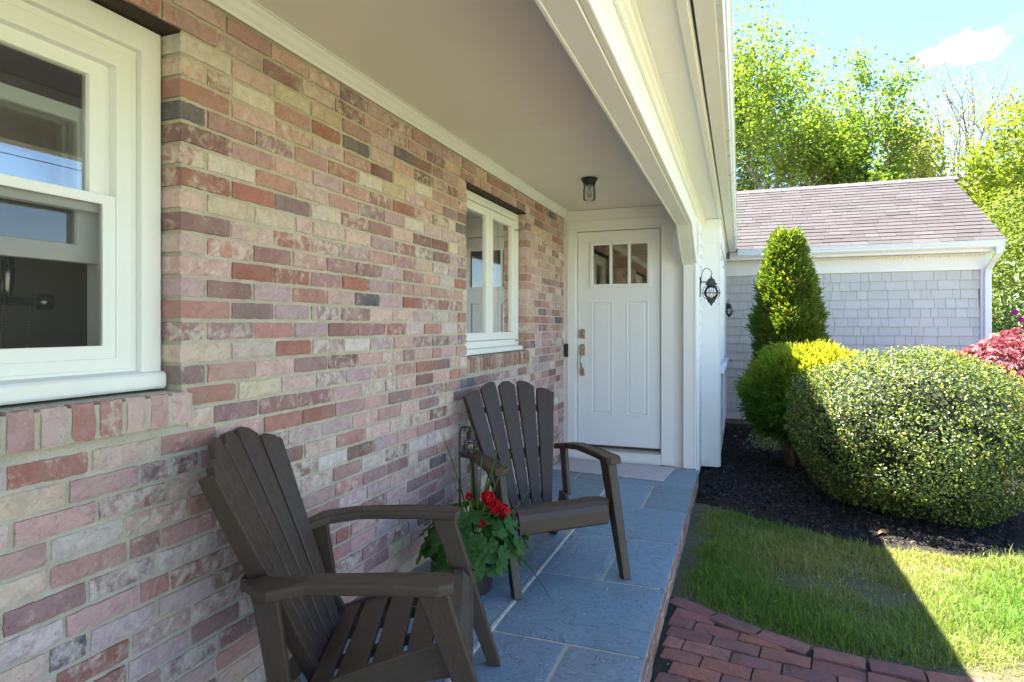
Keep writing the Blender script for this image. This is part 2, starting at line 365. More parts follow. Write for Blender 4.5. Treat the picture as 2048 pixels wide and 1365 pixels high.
def piece(o, u, v, n, lu, lv, dep, nu=5, nv=3, jit=0.0025, rnd=0.004, face=0.0012):
    """a masonry piece: o = corner of the face, u,v in the face, n out of it. Uneven rounded arrises. -> verts, faces"""
    o, u, v, n = map(np.asarray, (o, u, v, n)); V = []; F = []
    tl = random.uniform(-1, 1)*face*1.5
    for j in range(nv+1):
        for i in range(nu+1):
            a, b = i/nu, j/nv; e = 0.0; da = db = 0.0
            if i in (0, nu): e = rnd; da = (0.3*rnd+random.uniform(0, jit))*(1 if i == 0 else -1)
            if j in (0, nv): e = rnd if e == 0 else rnd*1.9; db = (0.3*rnd+random.uniform(0, jit))*(1 if j == 0 else -1)
            h = -e*random.uniform(0.55, 1.2)+random.uniform(-face, face)+tl*(a-0.5)
            V.append(o+u*(a*lu+da)+v*(b*lv+db)+n*h)
    ring = [j for j in range(nu)]+[nu+(nu+1)*k for k in range(nv)]+[(nu+1)*nv+nu-k for k in range(nu)]+[(nu+1)*(nv-k) for k in range(nv)]
    for j in range(nv):
        for i in range(nu): k = j*(nu+1)+i; F.append((k, k+1, k+nu+2, k+nu+1))
    b0 = len(V)
    for r in ring: V.append(V[r]-n*dep)
    L = len(ring)
    for k in range(L): F.append((ring[(k+1) % L], ring[k], b0+k, b0+(k+1) % L))
    F.append(tuple(b0+k for k in range(L))[::-1])
    return V, F

# ================================================================== SETTING: ground
G = -0.17
XW, YD = -1.59, 5.75                 # face of the brick wall, face of the door wall
CZ = 2.37                            # porch ceiling
def in_poly(x, y, P):
    x = np.asarray(x); y = np.asarray(y); r = np.zeros(x.shape, bool); n = len(P)
    for i in range(n):
        x0, y0 = P[i]; x1, y1 = P[(i+1) % n]
        if y0 == y1: continue
        c = ((y0 > y) != (y1 > y)) & (x < (x1-x0)*(y-y0)/(y1-y0)+x0); r ^= c
    return r
MULCH = [(-0.34, 5.20), (-0.14, 5.10), (0.22, 4.83), (0.41, 4.70), (0.54, 4.62), (0.74, 4.57), (0.89, 4.50), (1.12, 4.51), (1.28, 4.49), (1.47, 4.54),
         (1.66, 4.70), (1.79, 4.95), (1.93, 5.35), (2.15, 5.9), (2.6, 6.5), (3.5, 6.9), (4.1, 7.6), (4.1, 9.2), (3.3, 9.6), (-0.4, 9.6), (-0.4, 6.2), (-0.36, 5.75)]
PATH_EDGE = [(-0.34, 3.36), (-0.243, 3.308), (-0.10, 3.21), (0.126, 3.091), (0.324, 3.01), (0.512, 2.985), (0.70, 2.975), (0.863, 2.97), (1.3, 2.96), (2.2, 2.96)]
def path_y(x): return np.interp(x, [p[0] for p in PATH_EDGE], [p[1] for p in PATH_EDGE])
# lawn sheet to the horizon, finer near the house
xs = np.unique(np.concatenate([np.linspace(-400, -10, 14), np.linspace(-8, 8, 65), np.linspace(10, 400, 14)]))
ys = np.unique(np.concatenate([np.linspace(-300, -6, 12), np.linspace(-5, 14, 77), np.linspace(16, 500, 16)]))
gx, gy = np.meshgrid(xs, ys)
gz = G-0.016+0.010*np.sin(gx*2.1+0.7)*np.cos(gy*1.7)*(np.abs(gx) < 9)*(gx > 0.2)*(gy < 14) - 0.012*(gx > 0.2)
idx = np.arange(gx.size).reshape(gx.shape)
lf = np.stack([idx[:-1, :-1], idx[:-1, 1:], idx[1:, 1:], idx[1:, :-1]], -1).reshape(-1, 4)
lawn = tri_obj('lawn', np.stack([gx, gy, gz], -1).reshape(-1, 3), lf, M['lawn'], smooth=True); lawn['kind'] = 'structure'

wg = [(-0.36, 2.9), (2.5, 2.9), (2.6, 5.6), (1.6, 5.9), (-0.36, 5.5)]
worn = Geo().add([(x, y, G+0.0035) for x, y in wg], [tuple(range(5))]).obj('worn_ground', ground_mat('bare_lawn_soil', (0.11, 0.10, 0.055), (0.17, 0.145, 0.09), (0.07, 0.08, 0.03), 3.0, 45)); worn['kind'] = 'structure'
# mulch bed: a low mound with a ragged rim
bm = bmesh.new()
ce = np.array([0.9, 6.8]); rings = []
for t, h in ((1.0, -0.006), (0.97, 0.018), (0.9, 0.035), (0.7, 0.045), (0.4, 0.05)):
    ring = []
    n = len(MULCH)
    for i in range(n):
        p0, p1 = np.array(MULCH[i]), np.array(MULCH[(i+1) % n])
        for k in range(5):
            p = p0+(p1-p0)*k/5; p = ce+(p-ce)*t
            ring.append(bm.verts.new((p[0]+random.uniform(-.012, .012), p[1]+random.uniform(-.012, .012), G+h+random.uniform(-.006, .006))))
    rings.append(ring)
for a, b in zip(rings, rings[1:]):
    for i in range(len(a)): bm.faces.new((a[i], a[(i+1) % len(a)], b[(i+1) % len(b)], b[i]))
bm.faces.new(rings[-1])
me = bpy.data.meshes.new('mulch_bed'); bm.to_mesh(me); bm.free(); me.materials.append(M['mulch'])
mb = bpy.data.objects.new('mulch_bed', me); C.objects.link(mb); mb['kind'] = 'structure'

# patio: bluestone flags on a brick edge
patio = Geo().box(XW-0.05, -0.362, -1.2, 5.72, -0.40, -0.005).obj('patio', M['mortar']); patio['kind'] = 'structure'
rowsY = [-1.09, -0.39, 0.30, 1.00, 1.695, 2.383, 3.039, 3.693, 4.341, 4.989, 5.66]
def slab(x0, x1, y0, y1):
    g = 0.006
    V, F = piece((x0+g, y0+g, 0), (1, 0, 0), (0, 1, 0), (0, 0, 1), x1-x0-2*g, y1-y0-2*g, 0.022, 10, 10, 0.003, 0.0025, 0.0009)
    t = random.uniform(0.78, 1.18)
    return mesh_obj('flagstone', V, F, M['slate'], patio, smooth=False, col=(0.235*t*random.uniform(.85, 1.2), 0.355*t, 0.455*t*random.uniform(.90, 1.08), 1))
for r in range(len(rowsY)-1):
    y0, y1 = rowsY[r], rowsY[r+1]
    right = [-0.972, -0.333] if r % 2 == 1 else [-0.972, -0.645, -0.333]
    if r == 9: right = [-0.972, -0.45, -0.333] if False else [-0.972, -0.333]
    if r == 8: right = [-0.972, -0.64, -0.333]
    for a, b in zip(right, right[1:]): slab(a, b, y0, y1)
    left = [XW+0.0, -0.985] if r % 2 == 0 else [XW+0.0, -1.293, -0.985]
    sh = 0.0 if r % 2 else 0.22
    for a, b in zip(left, left[1:]): slab(a, b, y0-0.0, y1)
# pale caulk in the long joint
Geo().extr([(-0.990, -0.02), (-0.990, -0.002), (-0.984, 0.0015), (-0.973, 0.0015), (-0.967, -0.002), (-0.967, -0.02)], 'y', -1.1, 5.0).obj('joint_caulk', plain('pale_joint_caulk', (0.50, 0.48, 0.43), 0.9, 0, 0.2, 40, 0.4), patio)
ecols = [(0.33, 0.15, 0.11), (0.28, 0.14, 0.12), (0.36, 0.20, 0.15), (0.25, 0.10, 0.075), (0.38, 0.17, 0.09), (0.30, 0.20, 0.18)]
y = 0.0
while y < 5.60:
    w = random.uniform(0.190, 0.205)
    for z0, z1 in ((-0.093, -0.032), (-0.162, -0.100)):
        yy = y if z0 > -0.099 else y-0.1
        V, F = piece((-0.335+random.uniform(-.004, .002), yy, z0), (0, 1, 0), (0, 0, 1), (1, 0, 0), w, z1-z0, 0.05, 4, 2, 0.003, 0.004, 0.0015)
        mesh_obj('edge_brick', V, F, M['brick'], patio, col=(*random.choice(ecols), random.uniform(0.2, 0.75)))
    y += w+0.011
Geo().box(-0.362, -0.343, -1.2, 5.72, -0.40, -0.03).obj('edge_mortar', M['mortar'], patio)

# brick path
px_out = [(-0.34, -1.5), (2.2, -1.5)]+[(x, y-0.015) for x, y in PATH_EDGE[::-1]]
path = Geo().add([(x, y, G+0.011) for x, y in px_out], [tuple(range(len(px_out)))]).obj('brick_path', M['path_soil']); path['kind'] = 'structure'
pcols = [(c[0]*1.95, c[1]*1.65, c[2]*1.45) for c in [(0.20, 0.085, 0.075), (0.17, 0.075, 0.07), (0.22, 0.10, 0.085), (0.155, 0.075, 0.07), (0.19, 0.09, 0.085), (0.24, 0.10, 0.07)]]
ROWA = -math.atan2(0.068, 0.462); ru = Vector((math.cos(ROWA), math.sin(ROWA), 0)); rv = Vector((-math.sin(ROWA), math.cos(ROWA), 0))
org = Vector((-0.332, 2.907, 0))
loose = []; nbr = 0
def paver(c, u, v, lu, lv, s=0.0):
    t = random.uniform(0.8, 1.15)
    V, F = piece((c.x, c.y, G+0.020+s+random.uniform(-.003, .003)), tuple(u), tuple(v), (0, 0, 1), lu, lv, 0.05, 5, 3, 0.0025, 0.003, 0.0012)
    mesh_obj('brick', V, F, M['paver'], path, col=(*[q*t for q in random.choice(pcols)], random.uniform(0.1, 0.6)))
for r in range(-16, 7):
    off = (0.5 if r % 2 else 0.0)+random.uniform(-.06, .06)
    for k in range(-3, 12):
        a = (k+off)*0.2025; cx0 = org+ru*a+rv*(r*0.1015)
        lu = 0.199
        corners = [cx0, cx0+ru*lu, cx0+rv*0.095, cx0+ru*lu+rv*0.095]
        # clip: keep between patio edge and border course
        if cx0.x+lu < -0.325 or cx0.x > 1.95 or cx0.y < 1.35: continue
        if cx0.x < -0.325:
            d = (-0.325-cx0.x)/ru.x
            if lu-d < 0.04: continue
            cx0 = cx0+ru*d; lu -= d
        lim = lambda p: path_y(p.x)-0.055
        while lu > 0.04 and (cx0+rv*0.095).y > lim(cx0+rv*0.095) and (cx0.y+0.07) > lim(cx0): cx0 = cx0+ru*0.02; lu -= 0.02
        while lu > 0.04 and ((cx0+ru*lu+rv*0.07).y > lim(cx0+ru*lu)): lu -= 0.02
        if lu < 0.045: continue
        paver(cx0, ru, rv, lu, 0.0985)
# border course following the curve
s = 0.0; x = -0.30
while x < 1.95:
    x2 = x+0.2; y1_, y2_ = float(path_y(x)), float(path_y(x2)); d = Vector((x2-x, y2_-y1_, 0)); L = d.length; d.normalize(); nrm = Vector((-d.y, d.x, 0))
    paver(Vector((x, y1_, 0))-nrm*0.100, d, nrm, L-0.003, 0.098, 0.005); x = x2+0.003

# ================================================================== HOUSE
house = empty('house', (XW, 3.0, G), 'long low house with pink washed brick front, white porch beam and white entry door', 'house')
W1 = (0.16, 1.400); W2 = (3.490, 4.650)              # window openings along the wall
ZB, ZT = 1.084, 2.167; CO = (ZT-ZB)/16               # brick course
# mortar body with the two openings
g = Geo()
e = 0.010; xf, xb = XW-0.0075, XW-0.16
def mw(y0, y1, z0, z1): g.box(xb, xf, y0, y1, z0, z1)
mw(-3.0, 5.80, -0.35, ZB-0.10); 
mw(-3.0, W1[0]-e, ZB-0.10, ZT); mw(W1[1]+e, W2[0]-e, ZB-0.10, ZT); mw(W2[1]+e, 5.80, ZB-0.10, ZT)
mw(-3.0, 5.80, ZT+0.008, 2.42); mw(-3.0, W1[0]-e, ZT, ZT+0.008); mw(W1[1]+e, W2[0]-e, ZT, ZT+0.008); mw(W2[1]+e, 5.80, ZT, ZT+0.008)
mw(W1[0]-e, W1[1]+e, ZB-0.10, ZB-0.012); mw(W2[0]-e, W2[1]+e, ZB-0.10, ZB-0.012)
wall = g.obj('brick_wall', M['mortar'], house)
pal = [((0.62, 0.39, 0.355), 6), ((0.50, 0.295, 0.275), 5), ((0.70, 0.50, 0.455), 5), ((0.37, 0.20, 0.195), 4), ((0.32, 0.205, 0.215), 3), ((0.70, 0.52, 0.42), 1.8),
       ((0.40, 0.16, 0.125), 2.2), ((0.58, 0.42, 0.44), 5), ((0.70, 0.57, 0.40), 1.1), ((0.115, 0.125, 0.15), 1.0), ((0.74, 0.65, 0.59), 2.0), ((0.24, 0.13, 0.12), 2.2), ((0.50, 0.25, 0.21), 2.2)]
pw = [w for _, w in pal]
def bcol():
    c = random.choices(pal, pw)[0][0]; t = random.uniform(0.86, 1.14)
    return (*[min(0.8, q*t*random.uniform(0.96, 1.04)) for q in c], min(1, max(0, random.gauss(0.58, 0.28))))
bricks = []
def add_brick(y0, y1, z0, z1, dx=0.0):
    V, F = piece((XW+dx+random.uniform(-.0025, .0025), y0, z0), (0, 1, 0), (0, 0, 1), (1, 0, 0), y1-y0, z1-z0, 0.095, 10, 5, 0.0030, 0.0024, 0.0016)
    yc = (y0+y1)/2; zc_ = (z0+z1)/2; d = XW*-0.347+yc*0.938
    area = (y1-y0)*(z1-z0)*1.59/max(d, .3)**3
    u = XW*0.938+yc*0.347; px = 1024+1230*u/max(d, .05); py = 652-1230*(zc_-1.27)/max(d, .05)
    if not (-60 < px < 2050 and -40 < py < 1400): area *= 0.01
    if 430 < px < 640 and 900 < py: area *= 0.3
    bricks.append((area, V, F, bcol()))
JT = 0.0085
k0 = int((-0.05-ZB)/CO)-1
for k in range(k0, 20):
    z0 = ZB+k*CO+JT/2; z1 = ZB+(k+1)*CO-JT/2
    if z0 > 2.40 or z1 < -0.03: continue
    y = -0.4+(0.105 if k % 2 else 0)+random.uniform(-.012, .012)
    inwin = (z0 > ZB-0.001 and z1 < ZT+0.001); insill = (z1 > ZB-0.104 and z0 < ZB-0.001)
    holes = []
    if inwin: holes = [W1, W2]
    if insill: holes = [(-1, 1.428), (3.505, 4.672)]
    z0 = max(z0, -0.02)
    iv = []; cur = y; fresh = False
    for h0, h1 in sorted(holes):
        if h0 > cur: iv.append((cur, h0, fresh))
        cur = h1; fresh = True
    iv.append((cur, YD-0.004, fresh))
    for a, b, fr_ in iv:
        p0 = a; first = fr_
        while p0 < b-0.01:
            L = random.choices([0.197, 0.192, 0.203, 0.094], [5, 4, 3, 1.1])[0]
            if first: L = 0.197 if k % 2 else 0.096
            first = False
            p1 = p0+L
            if b-p1 < 0.06: p1 = b if b-p0 < 0.225 else p0+(b-p0-JT)/2
            add_brick(p0, min(p1, b), z0, z1); p0 = p1+JT
bricks.sort(key=lambda t: -t[0])
for a, V, F, c in bricks[:270]: mesh_obj('brick', V, F, M['brick'], wall, col=c)
V_, F_, C_ = [], [], []
for a, V, F, c in bricks[270:]:
    n = len(V_); V_ += [tuple(p) for p in V]; F_ += [tuple(i+n for i in q) for q in F]; C_ += [c]*len(V)
mesh_obj('far_bricks', V_, F_, M['brick'], wall, col=np.array(C_), kind='stuff')
# rowlock sills
def sill_row(y0, y1, n, proud, cols):
    w = (y1-y0)/n
    for i in range(n):
        a = y0+i*w; z_t = ZB-0.010+random.uniform(-.002, .002)
        c = random.choice(cols)
        V, F = piece((XW+proud+random.uniform(-.003, .003), a+0.004, ZB-0.112), (0, 1, 0), (0, 0, 1), (1, 0, 0), w-0.010, 0.102, 0.125, 3, 4, 0.004, 0.005, 0.002)
        mesh_obj('sill_brick', V, F, M['brick'], wall, col=(*c, random.uniform(0.35, 0.9)))
    Geo().box(XW-0.09, XW+proud-0.010, y0-.002, y1+.002, ZB-0.108, ZB-0.021).obj('sill_mortar', M['mortar'], wall)
sill_row(0.10, 1.425, 18, 0.028, [p[0] for p in pal[:3]]+[(0.46, 0.22, 0.19), (0.56, 0.47, 0.36), (0.62, 0.46, 0.42)])
sill_row(3.505, 4.672, 22, 0.020, [(0.36, 0.19, 0.15), (0.30, 0.14, 0.115), (0.42, 0.24, 0.19), (0.52, 0.42, 0.33), (0.27, 0.13, 0.11)])
for w in (W1, W2): BX('lintel', M['dark_steel'], wall, XW-0.10, XW-0.012, w[0]-0.02, w[1]+0.02, ZT-0.003, ZT+0.006, 0)

# ---- double-hung window beside the camera
xc = XW-0.072                                        # face of its casing
win = Geo().ring('x', (0.17, 1.395, 1.13, 2.160), (0.235, 1.330, 1.13, 2.085), xc, xc-0.035).obj('window', M['vinyl'], house, 0.004)
Geo().ring('x', (0.235, 1.330, 1.128, 2.085), (0.262, 1.305, 1.150, 2.058), xc-0.022, xc-0.06).obj('brick_mould', M['vinyl'], win, 0.003)
Geo().ring('x', (0.258, 1.309, 1.145, 2.062), (0.305, 1.262, 1.178, 2.015), xc-0.014, xc-0.09).obj('jamb', M['vinyl'], win, 0.003)
Geo().extr([(xc+0.012, 1.080), (xc+0.018, 1.088), (xc+0.018, 1.122), (xc+0.012, 1.130), (xc-0.05, 1.142), (xc-0.05, 1.080)], 'y', 0.165, 1.398).obj('sill', M['vinyl'], win, 0.002)
Geo().ring('x', (0.30, 1.266, 1.590, 2.020), (0.355, 1.205, 1.632, 1.975), xc-0.045, xc-0.075).obj('upper_sash', M['vinyl'], win, 0.003)
mesh_obj('pane', [(xc-0.062, .35, 1.625), (xc-0.062, 1.21, 1.625), (xc-0.062, 1.21, 1.98), (xc-0.062, .35, 1.98)], [(0, 1, 2, 3)], M['pane'], win)
Geo().ring('x', (0.305, 1.262, 1.176, 1.640), (0.343, 1.224, 1.214, 1.612), xc-0.018, xc-0.036).obj('screen_frame', M['vinyl'], win, 0.002)
mesh_obj('insect_screen', [(xc-0.026, .34, 1.21), (xc-0.026, 1.226, 1.21), (xc-0.026, 1.226, 1.615), (xc-0.026, .34, 1.615)], [(0, 1, 2, 3)], M['screen'], win)
Geo().ring('x', (0.30, 1.264, 1.448, 1.883), (0.355, 1.196, 1.498, 1.843), xc-0.080, xc-0.108).obj('lower_sash', M['vinyl'], win, 0.003)
mesh_obj('pane', [(xc-0.094, .35, 1.493), (xc-0.094, 1.20, 1.493), (xc-0.094, 1.20, 1.848), (xc-0.094, .35, 1.848)], [(0, 1, 2, 3)], M['pane'], win)
Geo().ring('x', (0.23, 1.34, 1.10, 2.10), (0.31, 1.258, 1.18, 2.02), xc-0.09, xc-0.13).obj('inner_jamb', M['vinyl'], win)
# dark shower room behind it
rm = Geo().ring('x', (-0.8, 2.2, 0.2, 2.36), (-0.75, 2.15, 0.25, 2.33), xc-0.14, xc-1.25)
rm.box(xc-1.30, xc-1.25, -0.8, 2.2, 0.2, 2.36); rm.box(xc-0.14, xc-0.135, -0.8, 0.235, 0.2, 2.36); rm.box(xc-0.14, xc-0.135, 1.335, 2.2, 0.2, 2.36); rm.box(xc-0.14, xc-0.135, 0.2, 1.4, 0.2, 1.10); rm.box(xc-0.14, xc-0.135, 0.2, 1.4, 2.10, 2.36)
rm.obj('shower_room_tiling', M['dark_tile'], house)

# ---- casement pair
win2 = Geo().ring('x', (3.49, 4.647, 1.120, 2.158), (3.56, 4.590, 1.165, 2.105), xc, xc-0.05).obj('casement_window', M['vinyl'], house, 0.004)
Geo().extr([(xc+0.03, 1.078), (xc+0.034, 1.084), (xc+0.034, 1.112), (xc-0.05, 1.128), (xc-0.05, 1.078)], 'y', 3.492, 4.648).obj('sill', M['vinyl'], win2, 0.002)
for a, b in ((3.56, 4.072), (4.078, 4.590)):
    sash = Geo().ring('x', (a, b, 1.168, 2.102), (a+0.058, b-0.058, 1.222, 2.048), xc-0.012, xc-0.046).obj('sash', M['vinyl'], win2, 0.004)
    mesh_obj('pane', [(xc-0.030, a+.05, 1.215), (xc-0.030, b-.05, 1.215), (xc-0.030, b-.05, 2.055), (xc-0.030, a+.05, 2.055)], [(0, 1, 2, 3)], M['pane'], win2)
for zz in (1.150, 2.02): BX('hinge', M['nickel'], win2, xc-0.004, xc+0.018, 4.560, 4.606, zz, zz+0.010, 0.001)
rm = Geo().ring('x', (3.0, 5.2, 0.2, 2.36), (3.05, 5.15, 0.25, 2.33), xc-0.14, xc-1.6)
rm.box(xc-1.65, xc-1.6, 3.0, 5.2, 0.2, 2.36)
rm.box(xc-0.14, xc-0.135, 3.0, 3.55, 0.2, 2.36); rm.box(xc-0.14, xc-0.135, 4.6, 5.2, 0.2, 2.36); rm.box(xc-0.14, xc-0.135, 3.5, 4.65, 0.2, 1.16); rm.box(xc-0.14, xc-0.135, 3.5, 4.65, 2.11, 2.36)
rm.obj('kitchen_walls', M['warm_room'], house)
Geo().ring('x', (3.5, 4.64, 1.12, 2.15), (3.58, 4.57, 1.19, 2.08), xc-0.05, xc-0.135).obj('inner_jamb', M['vinyl'], win2)

# ---- door wall
dw = Geo()
DX0, DX1, DZ0, DZ1 = -1.457, -0.682, 0.135, 2.165      # door leaf
dw.box(XW-0.02, DX0-0.045, YD, YD+0.10, -0.02, CZ+0.05); dw.box(DX1+0.04, -0.34, YD+0.004, YD+0.10, -0.02, CZ+0.05); dw.box(DX0-0.045, DX1+0.04, YD, YD+0.10, DZ1+0.035, CZ+0.05)
entry = dw.obj('entry_wall', M['white'], house, 0.002)
BX('head_moulding', M['white'], house, XW+0.045, -0.47, YD-0.022, YD-0.001, CZ-0.045, CZ-0.001, 0.006)
BX('casing', M['white'], house, DX0-0.100, DX0-0.020, YD-0.016, YD-0.001, 0.0, DZ1+0.028, 0.003)
BX('casing', M['white'], house, DX1+0.014, DX1+0.125, YD-0.022, YD-0.001, 0.0, DZ1+0.028, 0.003)
BX('casing', M['white'], house, DX0-0.100, DX1+0.125, YD-0.016, YD-0.001, DZ1+0.030, DZ1+0.105, 0.003)
BX('jamb', M['white'], house, DX0-0.030, DX0-0.006, YD+0.001, YD+0.085, 0.10, DZ1+0.03, 0.002)
BX('jamb', M['white'], house, DX1+0.006, DX1+0.03, YD+0.001, YD+0.085, 0.10, DZ1+0.03, 0.002)
BX('jamb', M['white'], house, DX0-0.006, DX1+0.006, YD+0.001, YD+0.085, DZ1+0.006, DZ1+0.034, 0.002)
BX('riser', M['white'], house, DX0-0.02, DX1+0.014, YD-0.014, YD+0.08, -0.01, 0.092, 0.003)
Geo().extr([(YD-0.03, 0.094), (YD-0.03, 0.104), (YD+0.02, 0.116), (YD+0.09, 0.118), (YD+0.09, 0.094)], 'x', DX0-0.018, DX1+0.012).obj('threshold', M['alu'], house, 0.001)
yd0, yd1 = YD+0.020, YD+0.062
GX0, GX1, GZ0, GZ1 = -1.312, -0.795, 1.660, 2.038
P1 = (-1.330, -1.122, 0.428, 1.508); P2 = (-0.993, -0.790, 0.428, 1.508)
d = Geo()
d.box(DX0, P1[0], yd0, yd1, DZ0, DZ1); d.box(P2[1], DX1, yd0, yd1, DZ0, DZ1)
d.box(P1[0], P2[1], yd0, yd1, DZ0, P1[2]); d.box(P1[1], P2[0], yd0, yd1, P1[2], P1[3]); d.box(P1[0], P2[1], yd0, yd1, P1[3], GZ0); d.box(P1[0], P2[1], yd0, yd1, GZ1, DZ1)
d.box(P1[0], GX0, yd0, yd1, GZ0, GZ1); d.box(GX1, P2[1], yd0, yd1, GZ0, GZ1)
door = d.obj('door', M['door'], house)
for P in (P1, P2):
    Geo().ring('y', P, (P[0]+0.014, P[1]-0.014, P[2]+0.014, P[3]-0.014), yd0-0.004, yd0+0.02).obj('panel_moulding', M['door'], door, 0.003)
    x0, x1, z0, z1 = P
    q = [(x0+.01, yd0+.013, z0+.01), (x1-.01, yd0+.013, z0+.01), (x1-.01, yd0+.013, z1-.01), (x0+.01, yd0+.013, z1-.01)]
    i_ = 0.036; q2 = [(x0+i_, yd0+.002, z0+i_), (x1-i_, yd0+.002, z0+i_), (x1-i_, yd0+.002, z1-i_), (x0+i_, yd0+.002, z1-i_)]
    Geo().add(q+q2, [(4, 5, 6, 7)]+[(k, (k+1) % 4, 4+(k+1) % 4, 4+k) for k in range(4)]).obj('panel', M['door'], door)
Geo().ring('y', (GX0-0.03, GX1+0.03, GZ0-0.03, GZ1+0.03), (GX0+0.004, GX1-0.004, GZ0+0.004, GZ1-0.004), yd0-0.012, yd0+0.02).obj('glazing_frame', M['door'], door, 0.005)
gw = (GX1-GX0)/3
for i in (1, 2): BX('muntin', M['door'], door, GX0+gw*i-0.013, GX0+gw*i+0.013, yd0-0.004, yd0+0.02, GZ0, GZ1, 0.003)
for i in range(3): mesh_obj('pane', [(GX0+gw*i, yd0+.012, GZ0), (GX0+gw*(i+1), yd0+.012, GZ0), (GX0+gw*(i+1), yd0+.012, GZ1), (GX0+gw*i, yd0+.012, GZ1)], [(0, 1, 2, 3)], M['pane'], door)
BX('door_sweep', M['sweep'], door, DX0+0.003, DX1-0.003, yd0-0.004, yd0+0.012, DZ0-0.017, DZ0+0.004, 0.001)
def shield(xc_, z0, z1, w):
    pr = [(xc_-w, z0+.008), (xc_-w+.008, z0), (xc_+w-.008, z0), (xc_+w, z0+.008), (xc_+w, z1-.02), (xc_+w*.55, z1-.004), (xc_, z1), (xc_-w*.55, z1-.004), (xc_-w, z1-.02)]
    return [(p[0], p[1]) for p in pr]
def yextr(g, prof, y0, y1):
    n = len(prof); v = [(p[0], y0, p[1]) for p in prof]+[(p[0], y1, p[1]) for p in prof]
    return g.add(v, [(k, (k+1) % n, n+(k+1) % n, n+k) for k in range(n)]+[tuple(range(n))[::-1], tuple(range(n, 2*n))])
HX = DX0+0.045
db = yextr(Geo(), shield(HX, 1.148, 1.240, 0.033), yd0-0.013, yd0).obj('deadbolt', M['nickel'], door, 0.004)
Geo().tube([(HX, yd0-0.012, 1.193), (HX, yd0-0.030, 1.193)], [0.021, 0.018], 16).obj('lock_cylinder', M['nickel'], db, 0.002)
BX('keyhole', M['black_plastic'], db, HX-0.002, HX+0.002, yd0-0.0315, yd0-0.030, 1.186, 1.200, 0)
hs = yextr(Geo(), shield(HX, 0.985, 1.098, 0.031), yd0-0.013, yd0).obj('handle', M['nickel'], door, 0.004)
yextr(Geo(), shield(HX, 0.792, 0.868, 0.026), yd0-0.013, yd0).obj('handle_foot', M['nickel'], hs, 0.004)
Geo().tube([(HX, yd0-.01, 1.015), (HX, yd0-.045, 1.008), (HX, yd0-.060, 0.97), (HX, yd0-.062, 0.93), (HX, yd0-.058, 0.88), (HX, yd0-.04, 0.845), (HX, yd0-.01, 0.832)], [.008, .008, .009, .013, .011, .008, .008], 10).obj('grip', M['nickel'], hs, smooth=True)
Geo().tube([(HX, yd0-.012, 1.060), (HX, yd0-.020, 1.060)], 0.014, 14).obj('thumb_latch', M['nickel'], hs, 0.002)
# warm hall seen through the three panes, with two lit ceiling spots
rm = Geo().ring('y', (-2.6, -0.42, 0.0, 2.45), (-2.55, -0.47, 0.05, 2.40), YD+0.11, 12.0)
rm.box(-2.6, -0.42, 12.0, 12.05, 0, 2.45); rm.box(-2.6, -1.60, YD+0.101, YD+0.112, 0, 2.45)
rm.obj('hall_walls', M['warm_room'], house)
BX('hall_doorway', M['cabinet'], house, -1.9, -1.0, 11.90, 11.995, 0.06, 1.9, 0.01)

# ---- porch ceiling, crown, beam, soffit, gutter
BX('ceiling_board', M['ceiling'], house, XW-0.05, -0.40, -3.0, 3.199, CZ, CZ+0.03, 0.0015)
BX('ceiling_board', M['ceiling'], house, XW-0.05, -0.40, 3.201, YD+0.05, CZ+0.0005, CZ+0.03, 0.0015)
crown = [(XW+0.002, CZ-0.066), (XW+0.010, CZ-0.066), (XW+0.012, CZ-0.055), (XW+0.022, CZ-0.046), (XW+0.032, CZ-0.028), (XW+0.042, CZ-0.018), (XW+0.044, CZ-0.008), (XW+0.052, CZ-0.006), (XW+0.052, CZ-0.001), (XW+0.002, CZ-0.001)]
Geo().extr(crown, 'y', -3.0, YD-0.001).obj('crown_moulding', M['white'], house)
PY = 5.665                                            # face of the end post
BZ = 2.082; XI, XO = -0.466, -0.36
beam = [(-3.0, BZ), (5.10, BZ), (PY+0.001, 1.812), (PY+0.001, CZ-0.002), (-3.0, CZ-0.002)]
Geo().extr(beam, 'x', XI, XO-0.022).obj('beam', M['white'], house, 0.003)
def offs(k): return [(-3.0, BZ+k), (5.10+k*.5, BZ+k), (PY-0.002, 1.812+k*1.1), (PY-0.002, BZ+0.055), (5.14, BZ+0.055), (-3.0, BZ+0.055)]
Geo().extr(offs(-0.004), 'x', XI-0.014, XI-0.0005).obj('beam_lining', M['white'], house, 0.003)
Geo().extr(offs(0.006), 'x', XO-0.021, XO+0.006).obj('beam_bead', M['white'], house, 0.006)
_c = (-3.0, 1.9, 4.33, 6.29)
for _a, _b in zip(_c, _c[1:]): BX('beam_fascia', M['white'], house, XO-0.021, XO, _a+0.0012, _b-0.0012, BZ+0.056, CZ-0.01, 0.002)
SZ = 2.312
cr2 = [(XO+.001, 2.250), (XO+.007, 2.250), (XO+.008, 2.262), (XO+.014, 2.266), (XO+.016, 2.276), (XO+.028, 2.285), (XO+.034, 2.296), (XO+.045, 2.300), (XO+.047, SZ-.001), (XO+.001, SZ-.001)]
Geo().extr(cr2, 'y', -3.0, 6.294).obj('frieze_moulding', M['white'], house)
